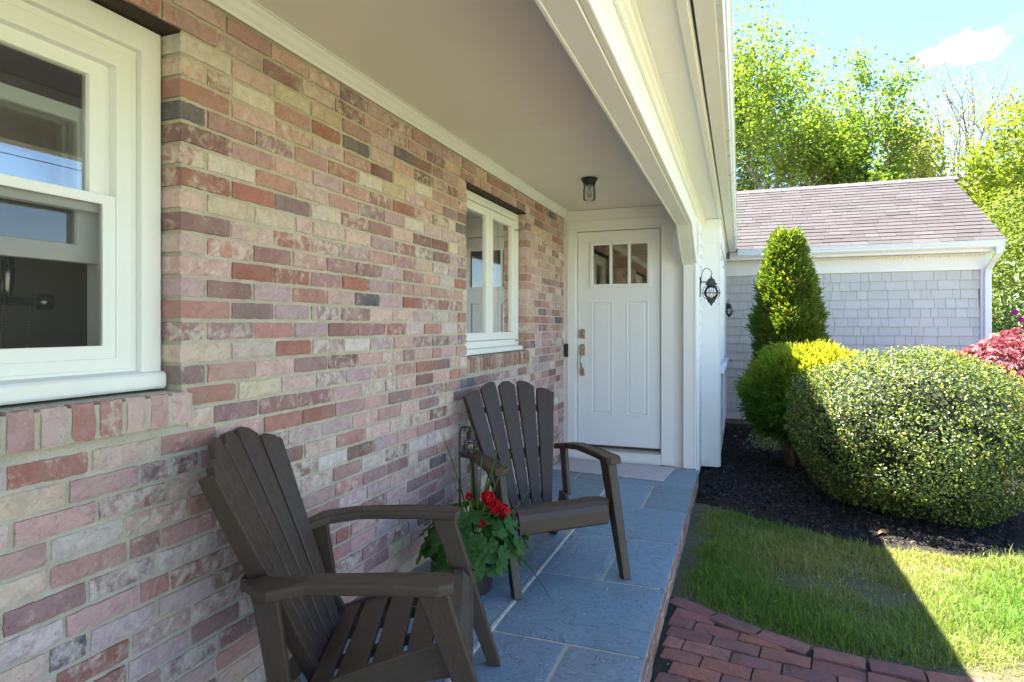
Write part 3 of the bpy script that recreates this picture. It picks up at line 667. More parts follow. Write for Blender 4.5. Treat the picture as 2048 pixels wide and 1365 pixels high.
# little dentils along the frieze moulding: too fine to pick apart
dn = Geo()
for k in range(300):
    yy = 0.2+k*0.0196
    dn.box(XO+0.0075, XO+0.0125, yy, yy+0.010, 2.2505, 2.263)
dn.obj('dentil_row', M['white'], house, kind='stuff')
_c = (-3.0, 2.6, 5.02, 9.24)
for _a, _b in zip(_c, _c[1:]): BX('soffit', M['white'], house, XO+0.002, -0.150, _a+0.0012, _b-0.0012, SZ, SZ+0.02, 0.001)
BX('soffit_strip', M['white'], house, -0.190, -0.156, -3.0, 9.24, SZ-0.012, SZ-0.0005, 0.004)
BX('gap_shade_strip', M['black_plastic'], house, -0.149, -0.141, -3.0, 9.2, SZ+0.010, SZ+0.02, 0)  # black strip stands in for the shadow in the gap between soffit and fascia
_c = (-3.0, 1.4, 3.85, 9.235)
for _a, _b in zip(_c, _c[1:]): BX('fascia', M['white'], house, -0.140, -0.074, _a+0.0012, _b-0.0012, SZ-0.004, SZ+0.115, 0.003)
gut = [(-0.073, SZ+0.004), (-0.052, SZ+0.002), (-0.046, SZ+0.016), (-0.040, SZ+0.034), (-0.033, SZ+0.058), (-0.031, SZ+0.085), (-0.024, SZ+0.088), (-0.024, SZ+0.100), (-0.036, SZ+0.100), (-0.040, SZ+0.02), (-0.070, SZ+0.012), (-0.073, SZ+0.1)]
Geo().extr(gut, 'y', -3.0, 9.23).obj('gutter', M['gutter'], house)
# roof over the porch (rises away from the eave)
rf = Geo(); 
rf.extr([(-0.055, SZ+0.112), (-0.055, SZ+0.128), (-5.4, SZ+0.128+5.345*0.45), (-5.4, SZ+0.112+5.345*0.45)], 'y', -4.2, 9.3)
rf.extr([(-5.4, SZ+0.112+5.345*0.45), (-5.4, SZ+0.128+5.345*0.45), (-11, 2.45), (-11, 2.43)], 'y', -4.2, 9.3)
M['roof_plain'] = plain('roof_felt', (0.20, 0.165, 0.165), 0.95, 0, 0.25, 20, 0.4)
rf.obj('roof', M['roof_plain'], house)
BX('end_wall', M['white'], house, -10.9, -0.40, -4.0, -3.9, -0.4, 2.4, 0)
BX('back_wall', M['white'], house, -11.0, -10.9, -4.0, 9.3, -0.4, 2.42, 0)
# end post of the entry and clapboard wall turning the corner
BX('post', M['white'], house, XI-0.004, XO-0.001, PY, YD-0.002, 0.001, 1.9, 0.004)
BX('post_trim', M['white'], house, XO-0.018, XO+0.004, PY-0.006, PY+0.09, 0.001, 1.80, 0.004)
BX('side_wall', M['white'], house, XI, XO-0.012, YD+0.102, 9.5, -0.35, CZ, 0)
n_cl = 22; ch = (2.25-(-0.06))/n_cl
for k in range(n_cl):
    z0 = -0.06+k*ch
    Geo().extr([(XO-0.011, z0), (XO+0.018, z0), (XO+0.002, z0+ch+0.012), (XO-0.011, z0+ch+0.012)], 'y', YD-0.004, 6.298).obj('clapboard', M['white'], house)
# bump-out with a window, carried above the ground
BY0, BY1, BXO = 6.30, 8.9, -0.187
bay = Geo().box(XO-0.01, BXO, BY0, BY1, -0.105, SZ-0.002).obj('bay', M['white'], house, 0.003)
BX('bay_cornice', M['white'], bay, XO-0.005, BXO+0.010, BY0-0.012, BY0-0.001, 2.075, SZ-0.003, 0.002)
BX('corner_board', M['white'], bay, BXO+0.001, BXO+0.014, BY0-0.002, BY0+0.13, -0.10, 2.24, 0.002)
BX('bay_frieze', M['white'], bay, BXO+0.001, BXO+0.016, BY0+0.0, BY1, 2.10, SZ-0.004, 0.002)
Geo().extr([(BXO-.01, 0.80), (BXO+0.045, 0.792), (BXO+0.048, 0.832), (BXO-.01, 0.85)], 'y', BY0+0.16, BY1-0.1).obj('sill', M['white'], bay, 0.003)
for a in (BY0+0.20, BY0+1.15, BY0+2.10):
    wv = Geo().ring('x', (a, a+0.75, 0.86, 2.05), (a+0.06, a+0.69, 0.92, 1.99), BXO+0.012, BXO-0.0).obj('bay_window', M['white'], bay, 0.002)
    mesh_obj('pane', [(BXO+.004, a+.05, .91), (BXO+.004, a+.70, .91), (BXO+.004, a+.70, 2.0), (BXO+.004, a+.05, 2.0)], [(0, 1, 2, 3)], M['pane'], wv)
    Geo().ring('x', (a, a+0.75, 0.05, 0.76), (a+0.09, a+0.66, 0.14, 0.67), BXO+0.016, BXO+0.001).obj('bay_panel', M['white'], bay, 0.004)

# ================================================================== SIDE WING
YG = 9.5; XR = 3.02
wing = empty('side_wing', (1.4, YG, G), 'grey shingled wing with mauve shingle roof, white gutter and downspout behind the shrubs', 'building')
wb = Geo().box(-0.45, XR-0.10, YG+0.02, YG+4.0, -0.06, 2.20).obj('wall', plain('shingle_underlay', (0.30, 0.25, 0.21), 0.9), wing)
BX('foundation', M['foundation'], wing, -0.44, XR-0.02, YG+0.03, YG+3.9, -0.45, -0.055, 0.004)
nrow = 17; z_lo, z_hi = -0.08, 1.990; ex = (z_hi-z_lo)/nrow; sh = []
for r in range(nrow):
    z0 = z_lo+r*ex; x = -0.30+random.uniform(-.1, 0)
    while x < XR-0.125:
        w = random.choice([0.085, 0.11, 0.125, 0.14, 0.16, 0.19, 0.24]); x1 = min(x+w, XR-0.122)
        if x1-x > 0.02:
            t = random.uniform(0.95, 1.05); c = (0.62*t, 0.605*t, 0.585*t)
            b0 = YG-0.006+random.uniform(-.003, .001); dz = random.uniform(-.0015, .001)
            P = [(x+.0012, b0, z0+dz), (x1-.0012, b0, z0+dz), (x1-.0012, YG+.018, z0+dz), (x+.0012, YG+.018, z0+dz), (x+.0012, YG+.009, z0+ex+.012), (x1-.0012, YG+.009, z0+ex+.012), (x1-.0012, YG+.018, z0+ex+.012), (x+.0012, YG+.018, z0+ex+.012)]
            vis = (x1-x)*(2.0 if (z0 > 0.75 and x > 0.75) else 1.0 if x < 0.25 else 0.25)
            sh.append((vis, P, c))
        x = x1+0.001
sh.sort(key=lambda t: -t[0])
rest = Geo(); rc = []
for i, (v, P, c) in enumerate(sh):
    if i < 270: Geo().hexa(P).obj('wall_shingle', M['cedar'], wing, col=(*c, 1))
    else: rest.hexa(P); rc += [(*c, 1)]*8
if rc:
    o = rest.obj('low_wall_shingles', M['cedar'], wing, kind='stuff', col=np.array(rc))
BX('corner_board', M['white'], wing, XR-0.118, XR, YG-0.014, YG+0.10, -0.08, 2.20, 0.003)
BX('corner_board', M['white'], wing, XR-0.02, XR+0.008, YG+0.102, YG+0.2, -0.08, 2.20, 0.003)
Geo().box(XR-0.10, XR-0.01, YG+0.2, YG+3.95, -0.08, 2.2).add([(XR-.01, YG+.05, 2.2), (XR-.01, YG+3.7, 2.2), (XR-.01, YG+1.85, 3.45), (XR-.1, YG+.05, 2.2), (XR-.1, YG+3.7, 2.2), (XR-.1, YG+1.85, 3.45)], [(0, 1, 2), (3, 5, 4), (0, 2, 5, 3), (1, 4, 5, 2)]).obj('gable', M['white'], wing)
BX('frieze', M['white'], wing, -0.44, XR+0.001, YG-0.022, YG+0.02, 1.992, 2.205, 0.003)
dn = Geo()
for k in range(66):
    xx = -0.15+k*0.0475
    dn.box(xx, xx+0.020, YG-0.034, YG-0.0215, 2.165, 2.186)
dn.obj('dentil_row', M['white'], wing, kind='stuff')
BX('soffit', M['white'], wing, -0.44, XR+0.06, YG-0.20, YG+0.02, 2.207, 2.225, 0.002)
BX('fascia', M['white'], wing, -0.13, XR+0.07, YG-0.222, YG-0.201, 2.200, 2.31, 0.003)
gy_ = YG-0.223
gp = [(gy_, 2.245), (gy_-.045, 2.243), (gy_-.052, 2.258), (gy_-.060, 2.28), (gy_-.068, 2.302), (gy_-.070, 2.322), (gy_-.078, 2.325), (gy_-.078, 2.336), (gy_-.064, 2.336), (gy_-.060, 2.26), (gy_-.006, 2.258), (gy_, 2.33)]
Geo().extr(gp, 'x', -0.026, XR+0.055).obj('gutter', M['gutter'], wing)
Geo().extr([(gy_-.001, 2.246), (gy_-.072, 2.25), (gy_-.078, 2.336), (gy_-.001, 2.33)], 'x', XR+0.0555, XR+0.058).obj('gutter_end_cap', M['gutter'], wing)
ds = Geo()
def sq(c, hx, hy, n=None): return [(c[0]-hx, c[1]-hy, c[2]), (c[0]+hx, c[1]-hy, c[2]), (c[0]+hx, c[1]+hy, c[2]), (c[0]-hx, c[1]+hy, c[2])]
L = [sq((XR-0.005, gy_-.035, 2.25), .036, .028), sq((XR-0.005, gy_-.035, 2.17), .036, .028), sq((XR-0.03, gy_+.06, 2.085), .036, .03), sq((XR-0.052, YG-0.062, 1.99), .036, .028), sq((XR-0.055, YG-0.045, 1.90), .036, .028), sq((XR-0.055, YG-0.045, -0.05), .036, .028)]
v = sum(L, []); ds.add(v, [(k*4+j, k*4+(j+1) % 4, (k+1)*4+(j+1) % 4, (k+1)*4+j) for k in range(len(L)-1) for j in range(4)]+[(0, 3, 2, 1), tuple(range(len(v)-4, len(v)))])
ds.obj('downspout', M['gutter'], wing, 0.008)
# roof
EY, EZ, RY, RZ = YG-0.27, 2.335, 11.35, 3.58
sl = math.hypot(RY-EY, RZ-EZ); su = Vector((0, (RY-EY)/sl, (RZ-EZ)/sl)); sn = Vector((0, -su.z, su.y))
XE = 3.085
roof = Geo().hexa([(-3.0, EY+.01, EZ-.02), (XE-.01, EY+.01, EZ-.02), (XE-.01, RY, RZ-.022), (-3.0, RY, RZ-.022), (-3.0, EY+.01, EZ-.004), (XE-.01, EY+.01, EZ-.004), (XE-.01, RY, RZ-.004), (-3.0, RY, RZ-.004)])
roof.hexa([(-3.0, RY, RZ-.022), (XE-.01, RY, RZ-.022), (XE-.01, 13.5, 2.32), (-3.0, 13.5, 2.32), (-3.0, RY, RZ-.004), (XE-.01, RY, RZ-.004), (XE-.01, 13.5, 2.34), (-3.0, 13.5, 2.34)])
roof = roof.obj('roof', M['roof_plain'], wing)
BX('rake_board', M['white'], wing, 0, 0.02, 0, 0.01, 0, 0.01, 0) if False else None
rk = Geo(); a = Vector((0, EY+.02, EZ-.03)); b = Vector((0, RY, RZ-.03))
rk.add([(XR+.03, a.y, a.z-.10), (XR+.055, a.y, a.z-.10), (XR+.055, b.y, b.z-.10), (XR+.03, b.y, b.z-.10), (XR+.03, a.y, a.z), (XR+.055, a.y, a.z), (XR+.055, b.y, b.z), (XR+.03, b.y, b.z)], [(0,3,2,1),(4,5,6,7),(0,1,5,4),(1,2,6,5),(2,3,7,6),(3,0,4,7)]).obj('rake_board', M['white'], wing)
nr = 20; rx = sl/nr; rcols = [tuple(.78*q for q in c) for c in [(0.100, 0.086, 0.089), (0.094, 0.080, 0.083), (0.106, 0.092, 0.095), (0.086, 0.074, 0.076), (0.112, 0.098, 0.102), (0.101, 0.086, 0.087), (0.116, 0.106, 0.111)]]
for r in range(nr):
    s0 = r*rx; x = -0.32-random.uniform(0, .25)
    while x < XE:
        w = random.choice([0.16, 0.20, 0.26, 0.30, 0.30, 0.24]); x1 = min(x+w, XE+0.004)
        if x1 > -0.08 and x1-x > 0.03:
            p0 = Vector((0, EY, EZ))+su*(s0-0.006+random.uniform(-.003, .003)); p1 = Vector((0, EY, EZ))+su*(s0+rx+0.02)
            th_ = 0.011+random.uniform(0, .004); q = []
            for p, h in ((p0, th_), (p1, 0.002)):
                pass
            P = []
            for hh in (0, 1):
                for xx, p, t_ in ((x+.002, p0, th_), (x1-.002, p0, th_), (x1-.002, p1, .003), (x+.002, p1, .003)):
                    z = p+sn*(t_ if hh else -0.003); P.append((xx, z.y, z.z))
            c = random.choice(rcols); t = random.uniform(.92, 1.08)
            Geo().hexa(P).obj('roof_shingle', M['asphalt_shingle'], roof, col=(c[0]*t, c[1]*t, c[2]*t, 1))
        x = x1
for k in range(13):
    x0 = -0.1+k*0.25; 
    Geo().add([(x0, RY-.13, RZ-.055), (x0+.262, RY-.13, RZ-.06), (x0+.262, RY, RZ+.024), (x0, RY, RZ+.016), (x0, RY+.13, RZ-.06), (x0+.262, RY+.13, RZ-.06),
               (x0, RY-.13, RZ-.075), (x0+.262, RY-.13, RZ-.075), (x0, RY+.13, RZ-.075), (x0+.262, RY+.13, RZ-.075)], [(0, 1, 2, 3), (3, 2, 5, 4), (6, 7, 1, 0), (4, 5, 9, 8), (0, 3, 4, 8, 6), (1, 7, 9, 5, 2)]).obj('ridge_cap', M['asphalt_shingle'], roof, col=(0.13, 0.105, 0.105, 1))

# ================================================================== THINGS ON THE PORCH
def adirondack(loc, ang, label, group):
    """local axes: x forward, y to the sitter's left, z up; origin between the front feet"""
    ch = empty('adirondack_chair', (loc[0], loc[1], 0.0), label, 'chair', group, ang)
    mt = M['chair']
    def fin(g, name, parent, axis, bevel=0.005, smooth=False):
        o = g.obj(name, mt, parent, bevel, smooth, local=True)
        at = o.data.attributes.new('grain', 'FLOAT_VECTOR', 'POINT'); ax = Vector(axis).normalized()
        s1 = ax.cross(Vector((0.13, 0.31, 0.94))).normalized(); s2 = ax.cross(s1); k = random.uniform(0, 9)
        at.data.foreach_set('vector', [q for v in o.data.vertices for q in (v.co.dot(ax)+k, v.co.dot(s1)+k, v.co.dot(s2))])
        return o
    AY = 0.325; AZ = 0.575
    # seat curve: (x, z) of the top, falling to the back
    def seat_z(x): return 0.375-0.235*((-x-0.10)/0.48)**0.9*0.62 if x < -0.10 else 0.375
    xsl = [(-0.150, -0.225), (-0.240, -0.325), (-0.340, -0.425), (-0.440, -0.500)]
    for a, b in xsl:
        za, zb = seat_z(a), seat_z(b); hw = 0.250
        fin(Geo().hexa([(b, -hw, zb-.022), (a, -hw, za-.022), (a, hw, za-.022), (b, hw, zb-.022), (b, -hw, zb), (a, -hw, za), (a, hw, za), (b, hw, zb)]), 'seat_slat', ch, (0, 1, 0), 0.004)
    # rolled front edge
    pr = [(-0.138, 0.374), (-0.105, 0.378), (-0.072, 0.370), (-0.048, 0.350), (-0.036, 0.322), (-0.034, 0.262), (-0.044, 0.252), (-0.052, 0.262), (-0.056, 0.315), (-0.068, 0.338), (-0.088, 0.352), (-0.138, 0.352)]
    fin(Geo().extr(pr, 'y', -0.250, 0.250), 'front_apron', ch, (0, 1, 0), 0.003)
    # stiffening ribs under the slats
    for yy in (-0.09, 0.09):
        pp = [(-0.10, 0.35), (-0.10, 0.325), (-0.54, 0.19), (-0.54, 0.222)]
        fin(Geo().extr(pp, 'y', yy-0.012, yy+0.012), 'seat_rib', ch, (1, 0, 0), 0.002)
    for s in (-1, 1):
        # side rail sweeping down into the broad rear leg
        top = [(-0.07, 0.372), (-0.16, 0.366), (-0.26, 0.338), (-0.36, 0.305), (-0.46, 0.268), (-0.505, 0.252), (-0.525, 0.285), (-0.595, 0.290), (-0.612, 0.225), (-0.648, 0.125), (-0.745, 0.0)]
        bot = [(-0.665, 0.0), (-0.605, 0.085), (-0.56, 0.13), (-0.50, 0.160), (-0.40, 0.195), (-0.28, 0.235), (-0.16, 0.268), (-0.07, 0.280)]
        prof = top+bot
        a, b = s*0.2505, s*0.274
        fin(Geo().extr(prof, 'y', min(a, b), max(a, b)), 'side_rail', ch, (1, 0, 0.3), 0.004)
        # front leg: an angle section leaning back, wider at the top
        y0, y1 = s*0.2745, s*0.318
        ya, yb = min(y0, y1), max(y0, y1)
        g = Geo()
        g.hexa([(0.022, ya, 0), (0.068, ya, 0), (0.068, yb, 0), (0.022, yb, 0), (-0.195, ya+.012*s, AZ-.015), (-0.108, ya+.012*s, AZ-.015), (-0.108, yb+.022*s, AZ-.015), (-0.195, yb+.022*s, AZ-.015)])
        lg = fin(g, 'front_leg', ch, (-0.2, 0, 1), 0.005)
        # arm: broad board, tapering and hooking in behind the back
        o = [(-0.100, 0.052), (-0.085, 0.030), (-0.085, -0.030), (-0.125, -0.050), (-0.30, -0.042), (-0.48, -0.032), (-0.575, -0.046), (-0.612, -0.036), (-0.645, 0.034), (-0.675, 0.070), (-0.625, 0.095), (-0.56, 0.056), (-0.45, 0.040), (-0.25, 0.044)]
        def aw(d): return s*(AY-d)
        n = len(o); v = []
        for dz, sc in ((-0.032, 0.0), (-0.008, 0.0), (0.0, 0.006)):
            for (x, d) in o:
                zz = AZ+dz+0.012*math.sin(max(0, min(1, (-x-.06)/.6))*math.pi)-0.02*max(0, -x-0.5)/0.2
                d2 = d*(1-sc/0.05); v.append((x*(1-sc*.1), aw(d2), zz))
        f = [(L*n+k, L*n+(k+1) % n, (L+1)*n+(k+1) % n, (L+1)*n+k) for L in range(2) for k in range(n)]+[tuple(range(n)), tuple(range(2*n, 3*n))]
        fin(Geo().add(v, f), 'arm', ch, (1, 0, 0), 0.004)
        # support behind, rising from the rail to the arm
        g = Geo(); ya, yb = sorted((s*0.275, s*0.300))
        g.hexa([(-0.592, ya, 0.27), (-0.530, ya, 0.27), (-0.530, yb, 0.27), (-0.592, yb, 0.27), (-0.640, ya, AZ-.03), (-0.570, ya, AZ-.03), (-0.570, yb, AZ-.03), (-0.640, yb, AZ-.03)])
        fin(g, 'arm_support', ch, (0, 0, 1), 0.005)
    # fan back
    def back_pt(t, lat, dep):      # t along the height 0..1, lat sideways, dep thickness
        x = -0.495-0.305*t-0.02*t*t; z = 0.215+0.725*t
        cur = 0.55*lat*lat        # outer slats come forward a little
        return (x+cur-dep*0.92, lat, z-dep*0.38)
    for i in range(5):
        k = i-2; tt = [1.0, 0.985, 0.925][abs(k)]
        g = Geo(); rows = 7; V = []; th_ = 0.022 if abs(k) < 2 else 0.024
        def edges(t):
            w = 0.052+(0.112-0.052)*t; c = k*(w+0.010+0.004*t)
            return c-w/2, c+w/2
        ts = [tt*r/(rows-1)*0.955 for r in range(rows)]
        for t in ts:
            a, b = edges(t)
            V += [back_pt(t, a, 0), back_pt(t, b, 0), back_pt(t, b, th_), back_pt(t, a, th_)]
        F = [(r*4+j, r*4+(j+1) % 4, (r+1)*4+(j+1) % 4, (r+1)*4+j) for r in range(rows-1) for j in range(4)]
        # rounded top
        a, b = edges(ts[-1]); base = len(V)
        dz = 0.045*tt; slope = -0.012*k
        for fr, up in ((0.06, .55), (0.30, .95), (0.70, .95), (0.94, .55)):
            l = a+(b-a)*fr; h = ts[-1]+dz*up-abs(0)+slope*0
            h = h-0.020*(abs(l)-abs((a+b)/2))/0.05
            V += [back_pt(h, l, 0), back_pt(h, l, th_)]
        q = (rows-1)*4
        F += [(q, q+1, base+6, base+4, base+2, base), (q+3, base+1, base+3, base+5, base+7, q+2), (q, base, base+1, q+3), (base, base+2, base+3, base+1), (base+2, base+4, base+5, base+3), (base+4, base+6, base+7, base+5), (base+6, q+1, q+2, base+7)]
        F.append((0, 3, 2, 1))
        fin(Geo().add(V, F), 'back_slat', ch, (-0.38, 0, 0.92), 0.005)
    for s in (-1, 1):              # turned edges of the back
        V = []; rows = 7
        for r in range(rows):
            t = 0.90*r/(rows-1); w = 0.052+0.06*t; c = 2*(w+0.010+0.004*t)+w/2
            l0 = s*(c+0.001); l1 = s*(c-0.010); tk = 0.022+0.012*math.sin(t/0.9*math.pi*0.8)
            V += [back_pt(t, l0, 0.004), back_pt(t, l1, 0.026), back_pt(t, l1, tk+.02), back_pt(t, l0, tk+.02)]
        F = [(r*4+j, r*4+(j+1) % 4, (r+1)*4+(j+1) % 4, (r+1)*4+j) for r in range(rows-1) for j in range(4)]+[(0, 3, 2, 1), tuple(range(4*rows-4, 4*rows))]
        fin(Geo().add(V, F), 'back_edge', ch, (-0.38, 0, 0.92), 0.004)
    for t, hw in ((0.115, 0.155), (0.42, 0.200), (0.78, 0.255)):   # cross bars behind the slats
        V = []
        for l in np.linspace(-hw, hw, 9):
            for dt, dp in ((-0.022, .0225), (0.022, .0225), (0.022, .045), (-0.022, .045)): V.append(back_pt(t+dt, float(l), dp))
        F = [(r*4+j, r*4+(j+1) % 4, (r+1)*4+(j+1) % 4, (r+1)*4+j) for r in range(8) for j in range(4)]+[(0, 3, 2, 1), (32, 33, 34, 35)]
        fin(Geo().add(V, F), 'cross_bar', ch, (0, 1, 0), 0.003)
    fin(Geo().box(-0.705, -0.675, -0.20, 0.20, 0.50, 0.54), 'arm_tie', ch, (0, 1, 0), 0.004)
    return ch
CG = 'brown resin chairs on the porch'
adirondack((-0.785, 1.855), math.atan2(0.40, 0.917), 'dark brown slatted resin chair nearest the camera, below the large window', CG)
adirondack((-0.785, 2.93), math.atan2(-0.729, 0.684), 'dark brown slatted resin chair near the door, turned towards the camera', CG)

# ---- planter
PX, PYY = -1.215, 2.715
planter = empty('planter', (PX, PYY, 0), 'dark pot of red geraniums with long spiky leaves between the two chairs', 'planter')
Geo().lathe([(0.0, 0.001), (0.095, 0.001), (0.10, 0.01), (0.125, 0.19), (0.138, 0.193), (0.140, 0.22), (0.13, 0.222), (0.122, 0.205), (0.0, 0.20)], PX, PYY, 28).obj('pot', M['pot'], planter, smooth=False)
def geranium_leaf(seed):
    r_ = random.Random(seed); n = 35; V = [(0, 0, 0.0)]; F = []
    for ringi, rr in ((1, 0.5), (2, 1.0)):
        for k in range(n):
            a = R(25)+(2*math.pi-R(50))*k/(n-1)-math.pi
            lob = 1+0.07*math.cos(7*a*0.97+0.6)+0.025*math.sin(19*a)
            rad = rr*0.5*(lob if ringi == 2 else 1); z = 0.16*rr*rr*(0.6+0.6*math.sin(7*a+1))*0.5-0.06*rr*rr
            V.append((rad*math.cos(a), rad*math.sin(a), z+0.02*r_.uniform(-1, 1)*rr))
    for k in range(n-1):
        F.append((0, 1+k, 2+k)); F.append((1+k, 1+n+k, 2+n+k, 2+k))
    me = bpy.data.meshes.new('leaf'); me.from_pydata(V, [], F); me.shade_smooth()
    t = r_.uniform(0.8, 1.2); base = (0.085*t, 0.215*t, 0.055*t)
    cols = []
    for i, v in enumerate(V):
        rr = math.hypot(v[0], v[1])/0.5; band = 1.0-0.35*math.exp(-((rr-0.62)/0.10)**2)
        cols.append((*[c*band for c in base], 1))
    set_col(me, cols); me.materials.append(M['leaf']); return me
gl = [geranium_leaf(s) for s in range(6)]
rr_ = random.Random(3)
stems = Geo()
for i in range(150):
    ph = rr_.uniform(0, 2*math.pi); el = rr_.uniform(-0.85, 1.2); rad = rr_.uniform(0.17, 0.265)
    p = Vector((math.cos(ph)*math.cos(el)*rad, math.sin(ph)*math.cos(el)*rad, 0.235+math.sin(el)*rad*0.66))
    nrm = Vector((math.cos(ph)*math.cos(el), math.sin(ph)*math.cos(el), math.sin(el)*0.7+0.45)).normalized()
    nrm = (nrm+Vector((rr_.uniform(-.3, .3), rr_.uniform(-.3, .3), rr_.uniform(-.2, .3)))).normalized()
    lf_ = bpy.data.objects.new('leaf', gl[i % 6]); C.objects.link(lf_); lf_.parent = planter
    lf_.rotation_mode = 'QUATERNION'
    q = nrm.to_track_quat('Z', 'Y'); lf_.rotation_quaternion = q @ Matrix.Rotation(rr_.uniform(0, 6.28), 4, 'Z').to_quaternion()
    lf_.location = p; s_ = rr_.uniform(0.070, 0.118); lf_.scale = (s_, s_, s_)
    c0 = Vector((PX+rr_.uniform(-.05, .05), PYY+rr_.uniform(-.05, .05), 0.24)); pw_ = Vector((PX, PYY, 0))+p
    stems.tube([c0, c0.lerp(pw_, .5)+Vector((0, 0, .03)), pw_], [0.003, 0.0025, 0.002], 5, False)
stems.obj('stems', M['stem'], planter, kind='stuff')
def flower(c, n, rad, seed):
    r_ = random.Random(seed); V = []; F = []; col = []
    for i in range(n):
        dn_ = Vector((r_.gauss(0, 1), r_.gauss(0, 1), r_.gauss(0.3, 0.8))).normalized(); fc = Vector(c)+dn_*rad*r_.uniform(0.75, 1.05)
        a = dn_.orthogonal().normalized(); b = dn_.cross(a); t = r_.uniform(.7, 1.15)
        for k in range(5):
            an = 2*math.pi*(k+r_.uniform(-.1, .1))/5; d1 = a*math.cos(an)+b*math.sin(an); d2 = a*math.cos(an+1.57)+b*math.sin(an+1.57); s_ = 0.017
            n0 = len(V); lift = dn_*r_.uniform(-.004, .006)
            V += [fc, fc+d1*s_*.55+d2*s_*.48+lift, fc+d1*s_*1.1+d2*s_*.2+lift, fc+d1*s_*1.1-d2*s_*.2+lift, fc+d1*s_*.55-d2*s_*.48+lift]; F.append((n0, n0+1, n0+2, n0+3, n0+4))
            col += [(0.55*t, 0.004, 0.008, 1)]*5
    return mesh_obj('flower_head', V, F, M['petal'], planter, col=np.array(col))
vr = Vector((0.938, 0.347, 0)); vd = Vector((-0.347, 0.938, 0))
def pl(r_, f_, z): return Vector((PX, PYY, 0))+vr*r_+vd*f_+Vector((0, 0, z))
FL = [((0.085, -0.06, 0.460), 16, .030), ((0.120, -0.07, 0.415), 18, .033), ((0.155, -0.05, 0.392), 12, .026), ((0.055, -0.10, 0.345), 5, .011), ((-0.012, -0.02, 0.452), 4, .010)]
sg = Geo()
for i, (c, n, r_) in enumerate(FL):
    flower(pl(*c), n, r_, i); p = pl(*c); sg.tube([pl(0.03, 0, 0.25), p.lerp(pl(.03, 0, .25), .5)+Vector((0, 0, .02)), p], 0.003, 5)
for c in ((-0.115, -0.16, 0.335), (0.04, -0.15, 0.325), (0.035, -0.17, 0.28), (-0.06, 0.02, 0.46)):      # pale green buds
    p = pl(*c); sg.tube([pl(-0.02, -.03, 0.25), p.lerp(pl(-.02, 0, .25), .5)+Vector((0, 0, .03)), p], 0.0025, 5)
    for k in range(9): sg.tube([p, p+Vector((rr_.uniform(-.015, .015), rr_.uniform(-.015, .015), rr_.uniform(.004, .018)))], [.002, .0035], 5)
sg.obj('flower_stalks', plain('flower_stalk', (0.20, 0.26, 0.07), 0.7), planter, kind='stuff')
def blade(pts, w, c):
    V = []; n = len(pts)
    for i, p in enumerate(pts):
        p = Vector(p); t = i/(n-1); ww = w*(1-t**2.2)*0.5+0.0004; d = Vector(pts[min(i+1, n-1)])-Vector(pts[max(i-1, 0)]); sd_ = d.cross(vd).normalized()
        V += [p-sd_*ww, p+vd*(ww*.5), p+sd_*ww]
    F = [(i*3+j, i*3+j+1, i*3+j+4, i*3+j+3) for i in range(n-1) for j in (0, 1)]
    mesh_obj('spike_leaf', V, F, M['leaf'], planter, smooth=True, col=(*c, 1))
def spike(tip, w=0.012, base=(0.02, 0.0), sag=0.0, c=(0.10, 0.17, 0.04)):
    b = pl(base[0], base[1], 0.25); t = pl(*tip); P = []
    for k in range(9):
        u = k/8; P.append(b.lerp(t, u)+Vector((0, 0, sag*4*u*(1-u))))
    blade(P, w, c)
spike((-0.150, 0.0, 0.770), 0.008, (0.01, .0), 0.04); spike((0.155, -0.02, 0.775), 0.016, (0.03, 0), 0.02); spike((0.235, -0.05, 0.735), 0.010, (0.03, 0), 0.05)
spike((0.055, 0.0, 0.66), 0.014, (0.02, 0.01), 0.0, (0.14, 0.22, 0.06)); spike((0.0, -0.01, 0.62), 0.018, (0.005, 0), 0.0); spike((0.31, -0.10, 0.545), 0.008, (0.05, -.05), -0.02)
spike((0.095, 0.02, 0.60), 0.012, (0.03, 0.02), 0.02); spike((0.38, -0.22, 0.03), 0.009, (0.12, -.12), 0.06, (0.05, 0.13, 0.035))

# ---- solar stake lantern standing in the pot
LX = pl(-0.050, -0.055, 0)
lan = empty('garden_lantern', (LX.x, LX.y, 0.25), 'small black solar lantern hanging from a hooked stake in the flower pot', 'lantern')
def lp(r_, z, f_=0.0): p = LX+vr*r_+vd*f_; return (p.x, p.y, z)
Geo().tube([lp(0, .22), lp(0, .62), lp(0, .765), lp(.006, .785), lp(.018, .792), lp(.045, .790), lp(.052, .782)], .0045, 8).obj('stake', M['black_metal'], lan, smooth=True)
hc = lp(0.052, 0); hx, hy_ = hc[0], hc[1]
Geo().lathe([(0.0, .785), (0.010, .783), (0.012, .772), (0.018, .770), (0.020, .752), (0.0205, .735), (0.012, .733), (0.0, .733)], hx, hy_, 16).obj('cap', M['black_metal'], lan)
Geo().lathe([(0.006, .734), (0.013, .728), (0.017, .706), (0.018, .69), (0.014, .672), (0.004, .664)], hx, hy_, 16).obj('bulb', M['clear'], lan, smooth=True)
cg = Geo()
for k in range(8):
    a = 2*math.pi*k/8; c_, s_ = math.cos(a), math.sin(a)
    cg.tube([(hx+c_*r0, hy_+s_*r0, z) for r0, z in ((.017, .738), (.032, .722), (.033, .68), (.028, .654), (.016, .644))], .0014, 5)
for r0, z in ((.0325, .722), (.033, .690), (.0275, .656), (.016, .645)):
    cg.tube([(hx+r0*math.cos(a), hy_+r0*math.sin(a), z) for a in np.linspace(0, 2*math.pi, 21)], .0018, 5, False)
cg.obj('cage', M['black_metal'], lan)
sc_ = lp(0.035, 0, -0.03)
